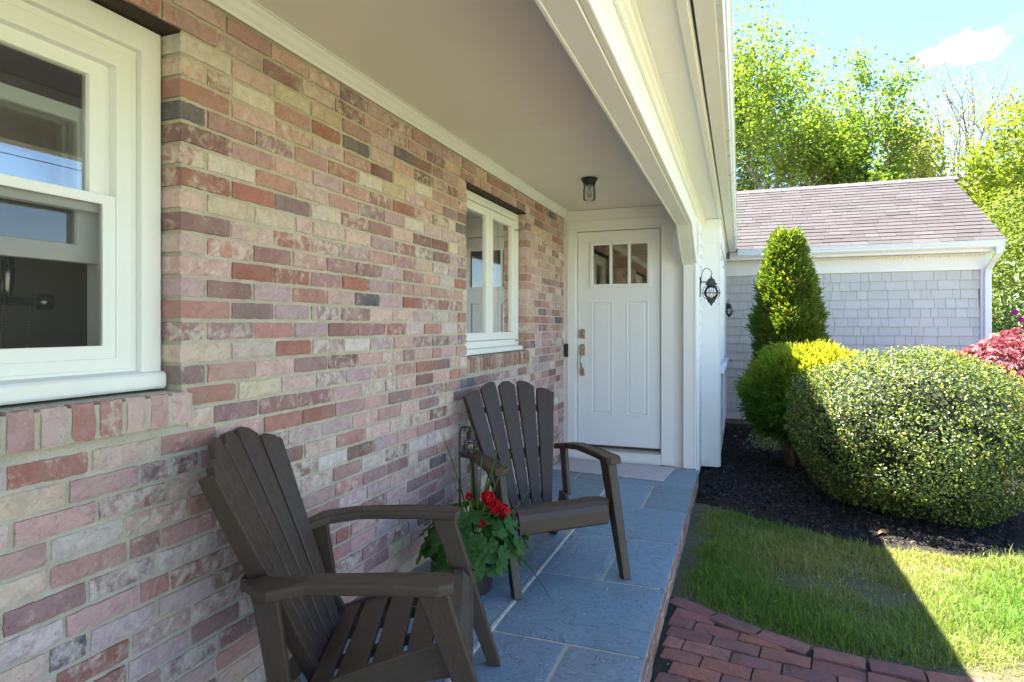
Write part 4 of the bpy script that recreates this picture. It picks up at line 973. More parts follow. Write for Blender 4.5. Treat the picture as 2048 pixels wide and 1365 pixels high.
Geo().lathe([(0.0, .330), (0.030, .330), (0.037, .340), (0.037, .352), (0.033, .358), (0.0, .358)], sc_[0], sc_[1], 24).obj('solar_panel', M['black_plastic'], lan, 0.002)
Geo().tube([lp(0, .355), lp(0.02, .35, -.015), sc_[:2]+(0.345,)], .005, 6).obj('panel_bracket', M['black_metal'], lan)

# ---- doormat
mat_ = Geo().box(-0.50, 0.50, -0.235, 0.235, 0.0, 0.012).obj('doormat', M['doormat'], None, 0.004)
mat_.location = (-1.055, 5.40, 0.0015); mat_.rotation_euler.z = R(-6)
tag(mat_, 'pale lavender grey ribbed doormat lying before the entry door', 'doormat')

# ---- doorbell
bell = empty('doorbell', (-1.562, YD-0.001, 0.98), 'slim dark video doorbell on the trim left of the door', 'doorbell')
BX('body', M['black_plastic'], bell, -1.584, -1.544, YD-0.026, YD-0.0015, 0.970, 1.098, 0.005)
Geo().tube([(-1.564, YD-.026, 1.005), (-1.564, YD-.029, 1.005)], .011, 18).obj('button', M['chrome'], bell)
Geo().tube([(-1.564, YD-.029, 1.005), (-1.564, YD-.0305, 1.005)], .007, 18).obj('button_face', M['black_plastic'], bell)
Geo().tube([(-1.564, YD-.026, 1.066), (-1.564, YD-.030, 1.066)], [.010, .007], 18).obj('camera_lens', M['bronze'], bell)

# ---- ceiling lamp
cx_, cy_ = -1.05, 4.50
cl = empty('ceiling_lamp', (cx_, cy_, CZ-0.001), 'small flush ceiling lamp with black base and clear glass jar', 'lamp')
Geo().lathe([(0.0, CZ-.002), (0.060, CZ-.002), (0.062, CZ-.010), (0.055, CZ-.020), (0.046, CZ-.036), (0.044, CZ-.052), (0.036, CZ-.054), (0.0, CZ-.054)], cx_, cy_, 28).obj('base', M['black_metal'], cl, smooth=False)
jar_glass = bpy.data.materials.new('seeded_jar_glass'); jar_glass.use_nodes = True; nt = jar_glass.node_tree; nt.nodes.clear()
_o = N(nt, 'ShaderNodeOutputMaterial'); _m = N(nt, 'ShaderNodeMixShader', Fac=0.30); _t = N(nt, 'ShaderNodeBsdfTransparent'); _d = N(nt, 'ShaderNodeBsdfTranslucent'); _g = N(nt, 'ShaderNodeBsdfGlossy', Roughness=0.08); _m2 = N(nt, 'ShaderNodeMixShader'); _f = N(nt, 'ShaderNodeFresnel', IOR=1.5)
_d.inputs['Color'].default_value = (0.9, 0.9, 0.85, 1)
nt.links.new(_t.outputs[0], _m.inputs[1]); nt.links.new(_d.outputs[0], _m.inputs[2]); nt.links.new(_f.outputs[0], _m2.inputs[0]); nt.links.new(_m.outputs[0], _m2.inputs[1]); nt.links.new(_g.outputs[0], _m2.inputs[2]); nt.links.new(_m2.outputs[0], _o.inputs['Surface'])
jar = [(0.040, CZ-.050), (0.043, CZ-.060), (0.041, CZ-.066), (0.044, CZ-.072), (0.042, CZ-.078), (0.046, CZ-.088), (0.047, CZ-.150), (0.044, CZ-.163), (0.030, CZ-.170), (0.0, CZ-.171)]
Geo().lathe(jar, cx_, cy_, 28).obj('glass_jar', jar_glass, cl, smooth=True)
Geo().lathe([(0.0, CZ-.055), (0.012, CZ-.056), (0.012, CZ-.080), (0.0, CZ-.080)], cx_, cy_, 12).obj('socket', M['nickel'], cl)
Geo().lathe([(0.009, CZ-.081), (0.013, CZ-.092), (0.020, CZ-.115), (0.019, CZ-.130), (0.010, CZ-.143), (0.0, CZ-.145)], cx_, cy_, 14).obj('bulb', M['clear'], cl, smooth=True)
Geo().tube([(cx_+.008*math.cos(a*2.2), cy_+.008*math.sin(a*2.2), CZ-.085-a*.0065) for a in range(8)], .0012, 5).obj('filament', M['nickel'], cl)

# ---- onion lanterns on the clapboards
def onion(x, y, z, s, label, wall_x):
    L_ = empty('wall_lantern', (x, y, z), label, 'lantern', 'onion lanterns beside the bay')
    mm = M['bronze']
    Geo().extr([(y-.030*s, z+.03*s), (y-.022*s, z-.08*s), (y, z-.09*s), (y+.022*s, z-.08*s), (y+.03*s, z+.03*s), (y+.022*s, z+.09*s), (y, z+.10*s), (y-.022*s, z+.09*s)], 'x', wall_x, wall_x+.022*s).obj('back_plate', mm, L_, 0.003)
    Geo().tube([(wall_x+.02*s, y, z+.052*s), (x, y, z+.052*s)], .006*s, 8).obj('arm', mm, L_)
    Geo().tube([(wall_x+.024*s, y, z+.03*s), (wall_x+.026*s, y, z+.11*s), (wall_x+.036*s, y, z+.155*s), (wall_x+.062*s, y, z+.178*s), (x-.018*s, y, z+.172*s), (x, y, z+.150*s), (x+.006*s, y, z+.128*s), (x-.002*s, y, z+.11*s)], .0035*s, 7).obj('scroll', mm, L_, smooth=True)
    Geo().lathe([(0.0, z+.112*s), (.006*s, z+.108*s), (.008*s, z+.090*s), (.018*s, z+.084*s), (.034*s, z+.070*s), (.036*s, z+.046*s), (.050*s, z+.040*s), (.054*s, z+.024*s), (.040*s, z+.022*s), (.038*s, z+.010*s), (0.0, z+.010*s)], x, y, 22).obj('cap', mm, L_)
    Geo().lathe([(.036*s, z+.010*s), (.050*s, z-.008*s), (.062*s, z-.030*s), (.066*s, z-.052*s), (.062*s, z-.075*s), (.048*s, z-.096*s), (.036*s, z-.105*s)], x, y, 22).obj('globe', M['clear'], L_, smooth=True)
    Geo().lathe([(0.0, z-.104*s), (.042*s, z-.104*s), (.042*s, z-.112*s), (.034*s, z-.124*s), (.030*s, z-.140*s), (.014*s, z-.150*s), (.010*s, z-.160*s), (.006*s, z-.170*s), (0.0, z-.172*s)], x, y, 20).obj('bottom_cup', mm, L_)
    c = Geo()
    for k in range(6):
        a = 2*math.pi*k/6+.3; ca, sa = math.cos(a), math.sin(a)
        c.tube([(x+ca*r0*s, y+sa*r0*s, z+dz*s) for r0, dz in ((.040, .014), (.062, .002), (.076, -.025), (.080, -.052), (.074, -.080), (.058, -.102), (.040, -.110))], .0028*s, 6)
    c.tube([(x+.082*s*math.cos(a), y+.082*s*math.sin(a), z-.052*s) for a in np.linspace(0, 2*math.pi, 25)], .0032*s, 6, False)
    c.obj('guard', mm, L_)
    Geo().lathe([(0, z-.10*s), (.008*s, z-.10*s), (.008*s, z-.06*s), (.013*s, z-.045*s), (.010*s, z-.02*s), (0, z-.015*s)], x, y, 10).obj('bulb', M['curtain'], L_)
onion(-0.243, 5.92, 1.622, 0.98, 'bronze onion lantern with hooked scroll on the white clapboards by the entry', XO+0.004)
onion(-0.130, 8.70, 1.50, 0.72, 'far bronze onion lantern half hidden behind the white bay corner', BXO+0.017)

# ---- things behind the panes
def curtain(y0, y1, name, label, x, w=0.012):
    n = 60; V = []
    for k in range(n+1):
        yy = y0+(y1-y0)*k/n; xx = x+w*math.sin(k*0.95)+0.006*math.sin(k*.31)
        V += [(xx, yy, 1.13), (xx+.004*math.sin(k), yy, 2.14)]
    o = mesh_obj(name, V, [(2*k, 2*k+2, 2*k+3, 2*k+1) for k in range(n)], M['curtain'], None, smooth=True)
    sm = o.modifiers.new('cloth', 'SOLIDIFY'); sm.thickness = 0.002
    tag(o, label, 'curtain', 'linen curtains in the casement window')
curtain(3.74, 3.98, 'curtain', 'pleated beige curtain behind the left casement pane', xc-0.155)
curtain(4.34, 4.56, 'curtain', 'pleated beige curtain behind the right casement pane', xc-0.155)
cab = empty('cupboard', (xc-1.35, 4.3, 0.25), 'reddish brown cupboard seen deep inside the casement window', 'cupboard')
BX('carcass', M['cabinet'], cab, xc-1.58, xc-1.2, 3.9, 5.1, 0.252, 1.75, 0.01); BX('cupboard_door', M['cabinet'], cab, xc-1.199, xc-1.18, 3.93, 4.48, 0.35, 1.70, 0.01); BX('cupboard_door', M['cabinet'], cab, xc-1.199, xc-1.18, 4.50, 5.07, 0.35, 1.70, 0.01)
shw = empty('shower_set', (xc-0.55, 0.98, 1.3), 'chrome shower valve with hand shower and chains behind the insect screen', 'shower')
SX = xc-0.42
def sp(y, z, dx=0): return (SX+dx, y, z)
BX('mounting_board', M['dark_tile'], shw, SX-0.06, SX-0.04, 0.70, 1.62, 0.26, 2.30, 0.002)
# the room's side wall carries a round rose, a cross bar with knobs and two bead chains
Geo().tube([sp(1.13, 1.345, -.04), sp(1.13, 1.345, -.025)], [.078, .070], 32).obj('wall_rose', M['chrome'], shw, 0.004)
Geo().tube([sp(0.92, 1.345, .0), sp(1.02, 1.345, 0), sp(1.10, 1.345, 0), sp(1.30, 1.345, 0)], [.012, .013, .016, .012], 14).obj('cross_bar', M['chrome'], shw, smooth=True)
Geo().lathe([(0.0, 1.318), (.02, 1.322), (.028, 1.345), (.02, 1.368), (0, 1.372)], SX, 1.325, 16).obj('knob', M['chrome'], shw, smooth=True)
Geo().tube([sp(1.205, 1.33, .02), sp(1.205, 1.38, .022), sp(1.205, 1.43, .024), sp(1.207, 1.50, .02)], [.008, .014, .017, .012], 12).obj('hand_shower', M['chrome'], shw, smooth=True)
chn = Geo()
for y0, z0 in ((1.195, 1.33), (1.268, 1.325)):
    for k in range(26): chn.lathe([(0, z0-k*.0088-.0036), (.0036, z0-k*.0088), (0, z0-k*.0088+.0036)], SX+.02, y0-k*.0006, 6)
chn.obj('bead_chain', M['nickel'], shw, kind='stuff')
for i, (x, y) in enumerate(((-1.57, 8.77), (-1.77, 10.75))):
    s = empty('hall_spot', (x, y, 2.399), ['lit ceiling spot nearer the door inside the hall', 'lit ceiling spot deeper inside the hall'][i], 'lamp', 'lit spots in the hall ceiling')
    Geo().lathe([(0.0, 2.398), (.06, 2.398), (.06, 2.390), (0.0, 2.390)], x, y, 20).obj('lens', M['lamp'], s)
    Geo().lathe([(.061, 2.3985), (.078, 2.3985), (.074, 2.388), (.061, 2.388)], x, y, 20).obj('trim_ring', M['white'], s)

# ================================================================== PLANTING
def unit(v): return v/np.maximum(np.linalg.norm(v, axis=1, keepdims=True), 1e-9)
def leaf_cloud(name, P, Nn, size, cols, mat, parent=None, kind=None, aspect=0.55, fold=0.25, elong=None, jit=0.7, rs=None):
    """one folded diamond leaf per point. P (n,3) world, Nn (n,3) rough facing, size scalar or (n,)"""
    r = rs or rng; n = len(P); size = np.broadcast_to(np.asarray(size, float), (n,))[:, None]
    nn = unit(Nn+r.normal(0, jit, (n, 3)))
    t = r.normal(0, 1, (n, 3)) if elong is None else elong+r.normal(0, 0.35, (n, 3))
    t = unit(t-nn*np.sum(t*nn, 1, keepdims=True)); b = np.cross(nn, t)
    base = P-t*size*0.5; tip = P+t*size*0.5-nn*size*0.10; mid = P
    l = mid+b*size*aspect*0.5+nn*size*fold*0.5; rr2 = mid-b*size*aspect*0.5+nn*size*fold*0.5
    V = np.stack([base, l, tip, rr2], 1).reshape(-1, 3)
    i = np.arange(n)*4
    F = np.stack([np.stack([i, i+2, i+1], 1), np.stack([i, i+3, i+2], 1)], 1).reshape(-1, 3)
    c = np.repeat(np.asarray(cols), 4, 0)
    return tri_obj(name, V, F, mat, parent, c, kind)
def shades(n, a, b, extra=None, p=0.0, dark=0.0, rs=None):
    r = rs or rng; t = r.random((n, 1)); c = np.array(a)*(1-t)+np.array(b)*t
    if extra is not None: m_ = r.random(n) < p; c[m_] = np.array(extra)*(0.8+0.4*r.random((m_.sum(), 1)))
    return c*(0.85+0.3*r.random((n, 1)))
def lumpy(d, seeds, amp):
    s = np.ones(len(d))
    for k in seeds: s += amp*np.exp(-np.sum((d-k[:3])**2, 1)/k[3])*k[4]
    return s
def lump_seeds(n, rs, lo=0.02, hi=0.10): 
    return [np.append(unit(rs.normal(0, 1, (1, 3)))[0], [rs.uniform(lo, hi), rs.choice([-1, 1.0, .7])]) for _ in range(n)]

# ---- clipped holly globe
rs = np.random.default_rng(11)
HC = np.array([1.24, 5.50, 0.465]); HR = np.array([0.85, 0.80, 0.635])
holly = empty('holly_shrub', (HC[0]-.1, HC[1], G), 'large clipped globe of small glossy dark leaves with yellow tips in the mulch bed', 'shrub')
def globe(n, r0, r1, sd):
    d = unit(rs.normal(0, 1, (n, 3))); s = lumpy(d, sd, 0.10)
    rad = s*(r0+(r1-r0)*rs.random(n)**0.5)
    q = d
    return HC+q*HR*rad[:, None], d
def gn3(q): return 0.5+0.5*(np.sin(q[:, 0]+1.7*np.sin(q[:, 1]))*np.sin(q[:, 1]*1.3+1.2*np.sin(q[:, 2]))*np.sin(q[:, 2]*1.1+q[:, 0]*.6))
sd_ = lump_seeds(60, rs, .01, .08)
P, D = globe(76000, 0.84, 1.02, sd_)
gap = rs.random(len(P)) < 0.12+0.88*np.clip(2.2*gn3(P*11.0)-.35, 0, 1); k = gap & (P[:, 2] > -0.13+0.2*np.clip((0.75-P[:, 0])/0.4, 0, 1)); P, D = P[k], D[k]
cs = shades(len(P), (0.050, 0.085, 0.030), (0.10, 0.15, 0.045), (0.30, 0.35, 0.06), 0.26, rs=rs)
leaf_cloud('crown', P, D+[0, 0, .35], rs.uniform(0.013, 0.029, len(P)), cs, M['gloss_leaf'], holly, aspect=0.62, jit=0.65, rs=rs)
P, D = globe(4200, 1.0, 1.06, sd_); k = D[:, 2] > -0.1; P, D = P[k], D[k]
leaf_cloud('new_shoots', P, D, rs.uniform(0.018, 0.030, len(P)), shades(len(P), (0.24, 0.30, 0.05), (0.33, 0.36, 0.09), rs=rs), M['leaf'], holly, aspect=0.5, jit=0.8, elong=D*0.8+[0, 0, .8], rs=rs)
# solid leafy interior so that the globe is not see-through
V, F = [], []
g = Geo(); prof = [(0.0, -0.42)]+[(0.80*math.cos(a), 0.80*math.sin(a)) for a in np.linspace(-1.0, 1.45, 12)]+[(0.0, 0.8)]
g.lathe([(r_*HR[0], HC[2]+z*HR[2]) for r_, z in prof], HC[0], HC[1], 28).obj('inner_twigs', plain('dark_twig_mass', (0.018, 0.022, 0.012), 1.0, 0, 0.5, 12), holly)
g = Geo()
for k in range(11):
    a = rs.uniform(0, 6.28); bx, by = 0.78+rs.uniform(-.09, .16), 5.66+rs.uniform(-.10, .08)
    tx, ty = HC[0]+math.cos(a)*.5, HC[1]+math.sin(a)*.5
    if k < 5: tx, ty = bx+rs.uniform(-.25, .15), by+rs.uniform(-.1, .1)
    g.tube([(bx, by, G), (bx+(tx-bx)*.25, by+(ty-by)*.25, 0.02), (bx+(tx-bx)*.6, by+(ty-by)*.6, 0.22), (tx, ty, 0.48)], [0.026, 0.020, 0.015, 0.008], 7)
g.obj('stems', M['bark'], holly, smooth=True)

# ---- feathery conifers: sprays that fan outwards
def sprays(P, D, L, rs, up=0.4, droop=0.0, nleaf=7, w=0.30):
    """each point becomes a flat little fan of leaflets -> leaf points/dirs"""
    n = len(P); ax = unit(D+rs.normal(0, .35, (n, 3))+np.array([0, 0, up])); ax[:, 2] -= droop; ax = unit(ax)
    side = unit(np.cross(ax, rs.normal(0, 1, (n, 3)))); Q, E, S = [], [], []
    Lr = L*(0.7+0.6*rs.random((n, 1)))
    for j in range(nleaf):
        t = j/(nleaf-1); s = (-1) ** j
        Q.append(P+ax*Lr*t+side*(s*w*Lr*(1-t)*0.8)); E.append(ax+side*s*0.8*(1-t)); S.append(Lr[:, 0]*(0.55-0.25*t))
    return np.concatenate(Q), np.concatenate(E), np.concatenate(S), np.cross(ax, side)
rs = np.random.default_rng(21)
AC = np.array([0.545, 8.30]); 
arb = empty('arborvitae', (AC[0], AC[1], G), 'tall narrow evergreen standing against the grey shingled wall', 'tree')
def cone_pts(n, sd):
    z = G+0.12+(2.40-G-0.12)*rs.random(n)**0.85; t = (z-G)/(2.42-G); an = rs.uniform(0, 2*math.pi, n)
    prof = np.interp(t, [0, .12, .35, .55, .75, .9, .97, 1.0], [.22, .29, .335, .32, .26, .17, .10, .03])
    d = np.stack([np.cos(an), np.sin(an), np.full(n, .25)], 1); lum = np.ones(n)
    for a0, z0, s_, am in sd: lum += am*np.exp(-((np.angle(np.exp(1j*(an-a0))))**2/0.12+((z-z0)/0.13)**2))
    rad = prof*lum*(0.80+0.22*rs.random(n)**.6)
    return np.stack([AC[0]+np.cos(an)*rad, AC[1]+np.sin(an)*rad, z], 1), d
sdc = [(rs.uniform(0, 6.28), rs.uniform(0, 2.3), 0, rs.choice([-.20, .15, .12])) for _ in range(80)]
P, D = cone_pts(8500, sdc); Q, E, S, NN = sprays(P, D, 0.095, rs, 0.55, 0, 7, 0.36)
cc = np.tile(shades(len(P), (0.085, 0.15, 0.022), (0.18, 0.25, 0.035), (0.30, 0.30, 0.07), 0.16, rs=rs), (7, 1)); 
leaf_cloud('crown', Q, np.tile(NN, (7, 1)), S, cc, M['leaf'], arb, aspect=0.42, elong=unit(E)*2, jit=0.25, rs=rs)
Geo().tube([(AC[0], AC[1], G), (AC[0]+.02, AC[1], .8), (AC[0], AC[1], 2.2)], [.06, .05, .012], 8).obj('trunk', M['bark'], arb, smooth=True)
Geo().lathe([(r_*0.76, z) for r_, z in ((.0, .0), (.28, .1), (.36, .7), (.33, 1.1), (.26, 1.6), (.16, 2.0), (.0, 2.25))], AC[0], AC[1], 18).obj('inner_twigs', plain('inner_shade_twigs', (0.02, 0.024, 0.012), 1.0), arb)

rs = np.random.default_rng(22)
YC = np.array([0.575, 6.74]); 
cyp = empty('golden_cypress', (YC[0], YC[1], G), 'feathery golden green cypress bush between the narrow evergreen and the clipped globe', 'shrub')
def dome(n, sd):
    d = unit(rs.normal(0, 1, (n, 3))); s = lumpy(d, sd, .20); rad = s*(0.74+.27*rs.random(n)**.5)
    return np.array([YC[0]+.05, YC[1], 0.575])+d*np.array([.46, .43, .41])*rad[:, None], d
sd2 = lump_seeds(30, rs, .03, .14)
P, D = dome(8200, sd2); k = P[:, 2] > 0.20; P, D = P[k], D[k]
Q, E, S, NN = sprays(P, D, 0.12, rs, 0.40, 0.10, 7, 0.32)
up = np.clip((P[:, 2:3]-0.50)/0.30, 0, 1)*np.clip(0.65+D[:, :1]*0.6, 0.3, 1)*1.2   # gold growth, coloured stronger towards the top and right to look sunlit
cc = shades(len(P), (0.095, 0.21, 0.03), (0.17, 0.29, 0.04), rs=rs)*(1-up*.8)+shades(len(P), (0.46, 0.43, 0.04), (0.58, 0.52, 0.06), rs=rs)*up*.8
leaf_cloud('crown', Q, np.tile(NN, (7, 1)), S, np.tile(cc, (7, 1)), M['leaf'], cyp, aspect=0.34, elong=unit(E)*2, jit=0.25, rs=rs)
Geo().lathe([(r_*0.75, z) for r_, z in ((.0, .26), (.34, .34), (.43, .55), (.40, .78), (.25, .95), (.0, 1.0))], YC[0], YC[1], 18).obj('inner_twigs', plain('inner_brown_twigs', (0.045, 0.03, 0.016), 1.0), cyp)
g = Geo()
for k in range(34):
    a = rs.uniform(0, 6.28); r1 = rs.uniform(.04, .30)
    b0 = (YC[0]-.06+rs.uniform(-.09, .09), YC[1]-.05+rs.uniform(-.09, .09), G+.01)
    g.tube([b0, (b0[0]+math.cos(a)*r1*.4, b0[1]+math.sin(a)*r1*.4, .08), (b0[0]+math.cos(a)*r1, b0[1]+math.sin(a)*r1, .42)], [.010, .007, .004], 5)
g.obj('stems', plain('reddish_bark', (0.17, 0.095, 0.055), 0.9, 0, .3, 12), cyp, smooth=True)

# ---- little variegated shrub
rs = np.random.default_rng(5)
euo = empty('variegated_shrub', (0.28, 7.35, G), 'small pale variegated shrub low in the mulch by the white bay', 'shrub')
P = np.array([0.28, 7.35, G+.15])+rs.normal(0, 1, (420, 3))*[.10, .09, .06]
leaf_cloud('crown', P, P-[.28, 7.35, G], 0.035, shades(len(P), (.16, .22, .12), (.42, .46, .34), rs=rs), M['leaf'], euo, aspect=.6, rs=rs)
g = Geo()
for k in range(12): g.tube([(0.28, 7.35, G), (0.28+rs.uniform(-.05, .05), 7.35+rs.uniform(-.05, .05), G+.08), tuple(P[k])], [.005, .004, .002], 5)
g.obj('stems', M['bark'], euo)

# ---- red laceleaf maple
rs = np.random.default_rng(31)
MC = np.array([2.80, 7.75])
rm_ = empty('red_laceleaf_maple', (MC[0], MC[1], G), 'weeping dark red laceleaf maple behind the clipped globe at the right edge', 'tree')
n = 5200; d = unit(rs.normal(0, 1, (n, 3))); d[:, 2] = np.abs(d[:, 2])*1.0-0.12; d = unit(d)
sd3 = lump_seeds(30, rs, .02, .09); s = lumpy(d, sd3, .10)
P = np.array([MC[0], MC[1], 0.12])+d*np.array([1.02, .95, 1.03])*(s*(0.78+.24*rs.random(n)**.6))[:, None]
Q, E, S = [], [], []; out = unit(d*[1, 1, .2]); side = unit(np.cross(out, [[0, 0, 1.0]]))
for j in range(7):                                   # finely cut hand of seven fingers, hanging outwards
    a = (j-3)*0.42; dirn = unit(out*math.cos(a)+side*math.sin(a)+np.array([0, 0, -.55])+rs.normal(0, .12, (n, 3)))
    L = 0.075*(1-abs(j-3)*.12)*(0.8+.5*rs.random((n, 1))); Q.append(P+dirn*L*.5); E.append(dirn); S.append(L[:, 0])
cc = np.tile(shades(n, (0.19, 0.035, 0.052), (0.33, 0.085, 0.11), (0.46, 0.26, 0.26), .25, rs=rs), (7, 1))
leaf_cloud('crown', np.concatenate(Q), np.tile(d+[0, 0, .5], (7, 1)), np.concatenate(S), cc, M['red_leaf'], rm_, aspect=.20, elong=np.concatenate(E)*3, jit=.3, rs=rs)
g = Geo(); g.tube([(MC[0], MC[1], G), (MC[0]+.03, MC[1], .2), (MC[0]-.03, MC[1], .55), (MC[0], MC[1], .8)], [.06, .05, .04, .02], 8)
for k in range(9):
    a = k*.7; g.tube([(MC[0], MC[1], .5), (MC[0]+.4*math.cos(a), MC[1]+.4*math.sin(a), .88), (MC[0]+.85*math.cos(a), MC[1]+.8*math.sin(a), .6)], [.03, .018, .006], 6)
g.obj('trunk', M['bark'], rm_, smooth=True)

# ---- trees: recursive limbs carrying leaf clusters
def grow(rs, base, height, spread, levels=4, lean=(0, 0), r0=0.13, fork=4, first=0.28, updir=0.55):
    g = Geo(); tips = []
    def limb(p, d, L, r, lv):
        n = 4; pts = [p]; dd = d.copy()
        for i in range(n):
            dd = dd+rs.normal(0, .13, 3)+np.array([0, 0, .06]); dd /= np.linalg.norm(dd); pts.append(pts[-1]+dd*L/n)
        rad = [r*(1-.5*i/n) for i in range(n+1)]
        g.tube([tuple(q) for q in pts], rad, 6 if lv < 2 else 4, False)
        if lv >= levels:
            tips.extend([(pts[i], dd) for i in range(1, n+1)]); return
        m_ = fork+rs.integers(-1, 2)
        for j in range(m_):
            i = rs.integers(2, n+1) if j else n
            a = rs.uniform(0, 6.28); o = np.array([math.cos(a), math.sin(a), rs.uniform(-.15, .5)])*spread
            nd = dd*updir+o; nd /= np.linalg.norm(nd)
            limb(pts[i], nd, L*rs.uniform(.52, .78), rad[i]*rs.uniform(.5, .72), lv+1)
        if lv >= levels-2: tips.extend([(pts[i], dd) for i in range(2, n+1)])
    b = np.array(base, float); top = b+np.array([lean[0], lean[1], height*first])
    trunk = [tuple(b), tuple(b*.5+top*.5+np.append(rs.normal(0, .05, 2), 0)), tuple(top)]
    g.tube(trunk, [r0, r0*.85, r0*.75], 8, False)
    for j in range(fork+1):
        a = j*6.28/(fork+1)+rs.uniform(-.4, .4); o = np.array([math.cos(a), math.sin(a), 0])*spread*.8+np.array([0, 0, 1.0])
        limb(top-np.array([0, 0, rs.uniform(0, height*.08)]), o/np.linalg.norm(o), height*rs.uniform(.27, .36), r0*.6, 1)
    limb(top, np.array([0, 0, 1.0]), height*.36, r0*.65, 1)
    return g, np.array([t[0] for t in tips]), np.array([t[1] for t in tips])
def tree(name, base, height, label, seed, a, b, per=14, leaf=0.12, sig=0.28, spread=.75, extra=None, p=0, bark='bark', levels=4, group='trees behind the wing', fit=None, rad=None, **kw):
    rs = np.random.default_rng(seed)
    o = empty(name, (base[0], base[1], G), label, 'tree', group)
    g, T, D = grow(rs, (base[0], base[1], G), height, spread, levels, **kw)
    zt = T[:, 2].max(); k = (height+G-G)/(zt-G)          # bring the crown to the wanted height
    sc = np.array([fit or 1.0, fit or 1.0, k]); b0 = np.array([base[0], base[1], G])
    if rad:
        rr3 = np.linalg.norm((T-b0)[:, :2], axis=1); sc[:2] = rad/np.percentile(rr3, 92)
    g.v = [tuple((np.array(q)-b0)*sc+b0) for q in g.v]; T = (T-b0)*sc+b0
    g.obj('trunk', M[bark], o, smooth=True)
    P = np.repeat(T, per, 0)+rs.normal(0, sig, (len(T)*per, 3))
    n = len(P); cl_ = np.repeat(0.75+0.5*rs.random((len(T), 1)), per, 0)
    cc = shades(n, a, b, extra, p, rs=rs)*cl_
    leaf_cloud('crown', P, np.tile([[0, 0, .9]], (n, 1)), rs.uniform(leaf*.7, leaf*1.3, n), cc, M['leaf'], o, aspect=.7, jit=.8, rs=rs)
    return o
def at(px, d):
    k = (px-1024)/1230; c_, s_ = 0.9379, 0.3469
    return (d*(k*c_-s_), d*(k*s_+c_))
YG1, YG2 = (0.12, 0.19, 0.025), (0.25, 0.32, 0.05)
tA = tree('maple_tree', at(1535, 18.0), 10.9, 'tallest bright yellow green maple behind the left of the wing roof', 41, YG1, YG2, 6, .10, .14, r0=.20, rad=2.1)
tG = tree('maple_tree', at(1645, 18.5), 9.6, 'bright green maple between the tallest maple and the middle of the wing roof', 48, YG1, YG2, 6, .10, .14, r0=.20, rad=1.7)
tB = tree('maple_tree', at(1745, 17.0), 8.9, 'bright green maple behind the middle of the wing roof', 42, (0.10, 0.18, 0.025), (0.22, 0.30, 0.045), 6, .10, .13, r0=.20, rad=1.45)
tB2 = tree('maple_tree', at(1440, 21.0), 10.8, 'green maple mostly hidden behind the porch gutter', 47, YG1, YG2, 10, .13, .2, rad=2.2)
tC = tree('oak_tree', at(1812, 21.0), 9.6, 'pale oak with opening tan leaves right of the bright maples', 43, (0.36, 0.32, 0.12), (0.48, 0.42, 0.20), 4, .11, .15, bark='pale_bark', r0=.22, extra=(.26, .32, .05), p=.3, rad=1.1)
tD = tree('oak_tree', at(1932, 23.0), 12.4, 'nearly bare tall oak standing before the small white cloud', 44, (0.40, 0.33, 0.16), (0.50, 0.42, 0.25), 1, .08, .10, .55, bark='bark', fork=4, first=.30, rad=1.9, r0=.5)
tE = tree('birch_tree', at(2075, 15.0), 7.2, 'dense light green tree at the right edge beyond the wing', 45, (0.16, 0.22, 0.03), (0.30, 0.35, 0.06), 12, .10, .15, .85, rad=1.9)
tF = tree('oak_tree', at(1962, 19.0), 6.3, 'low pale leafed oak between the bare oak and the right edge', 46, (0.32, 0.33, 0.08), (0.45, 0.41, 0.15), 5, .11, .2, .9, bark='pale_bark', rad=1.25)
# leafy shrubs right of the wing
def bush(name, x, y, rx_, rz_, zc, label, seed, a, b, n, leaf, cat='shrub', mat='leaf', group=None):
    rs = np.random.default_rng(seed); o = empty(name, (x, y, G), label, cat, group)
    d = unit(rs.normal(0, 1, (n, 3))); s = lumpy(d, lump_seeds(26, rs, .02, .12), .2)*(0.55+.48*rs.random(n)**.5)
    P = np.array([x, y, zc])+d*np.array([rx_, rx_, rz_])*s[:, None]; k = P[:, 2] > G+.03; P, d = P[k], d[k]
    leaf_cloud('crown', P, d+[0, 0, .5], rs.uniform(leaf*.7, leaf*1.3, len(P)), shades(len(P), a, b, rs=rs), M[mat], o, aspect=.55, jit=.7, rs=rs)
    g = Geo()
    for k in range(9):
        aa = rs.uniform(0, 6.28); r1 = rx_*rs.uniform(.2, .7)
        g.tube([(x+rs.uniform(-.1, .1), y+rs.uniform(-.1, .1), G), (x+math.cos(aa)*r1*.4, y+math.sin(aa)*r1*.4, zc*.6), (x+math.cos(aa)*r1, y+math.sin(aa)*r1, zc+rz_*.5)], [.035, .025, .008], 6)
    g.obj('stems', M['bark'], o, smooth=True)
    return o
x, y = at(2030, 12.2); bush('viburnum', x, y, 1.25, 2.1, 1.95, 'tall light green leafy shrub beyond the wing corner', 51, (.10, .15, .025), (.22, .26, .05), 15000, .075)
x, y = at(2110, 11.0); bush('viburnum', x, y, 1.2, 1.7, 1.6, 'green leafy shrub cut off by the right edge', 53, (.09, .14, .025), (.20, .25, .05), 9000, .075)
x, y = at(2035, 9.3); rho = bush('rhododendron', x, y, .62, .95, .65, 'dark green rhododendron with a few magenta blooms behind the red maple', 52, (.05, .085, .025), (.10, .15, .04), 3200, .075, mat='gloss_leaf')
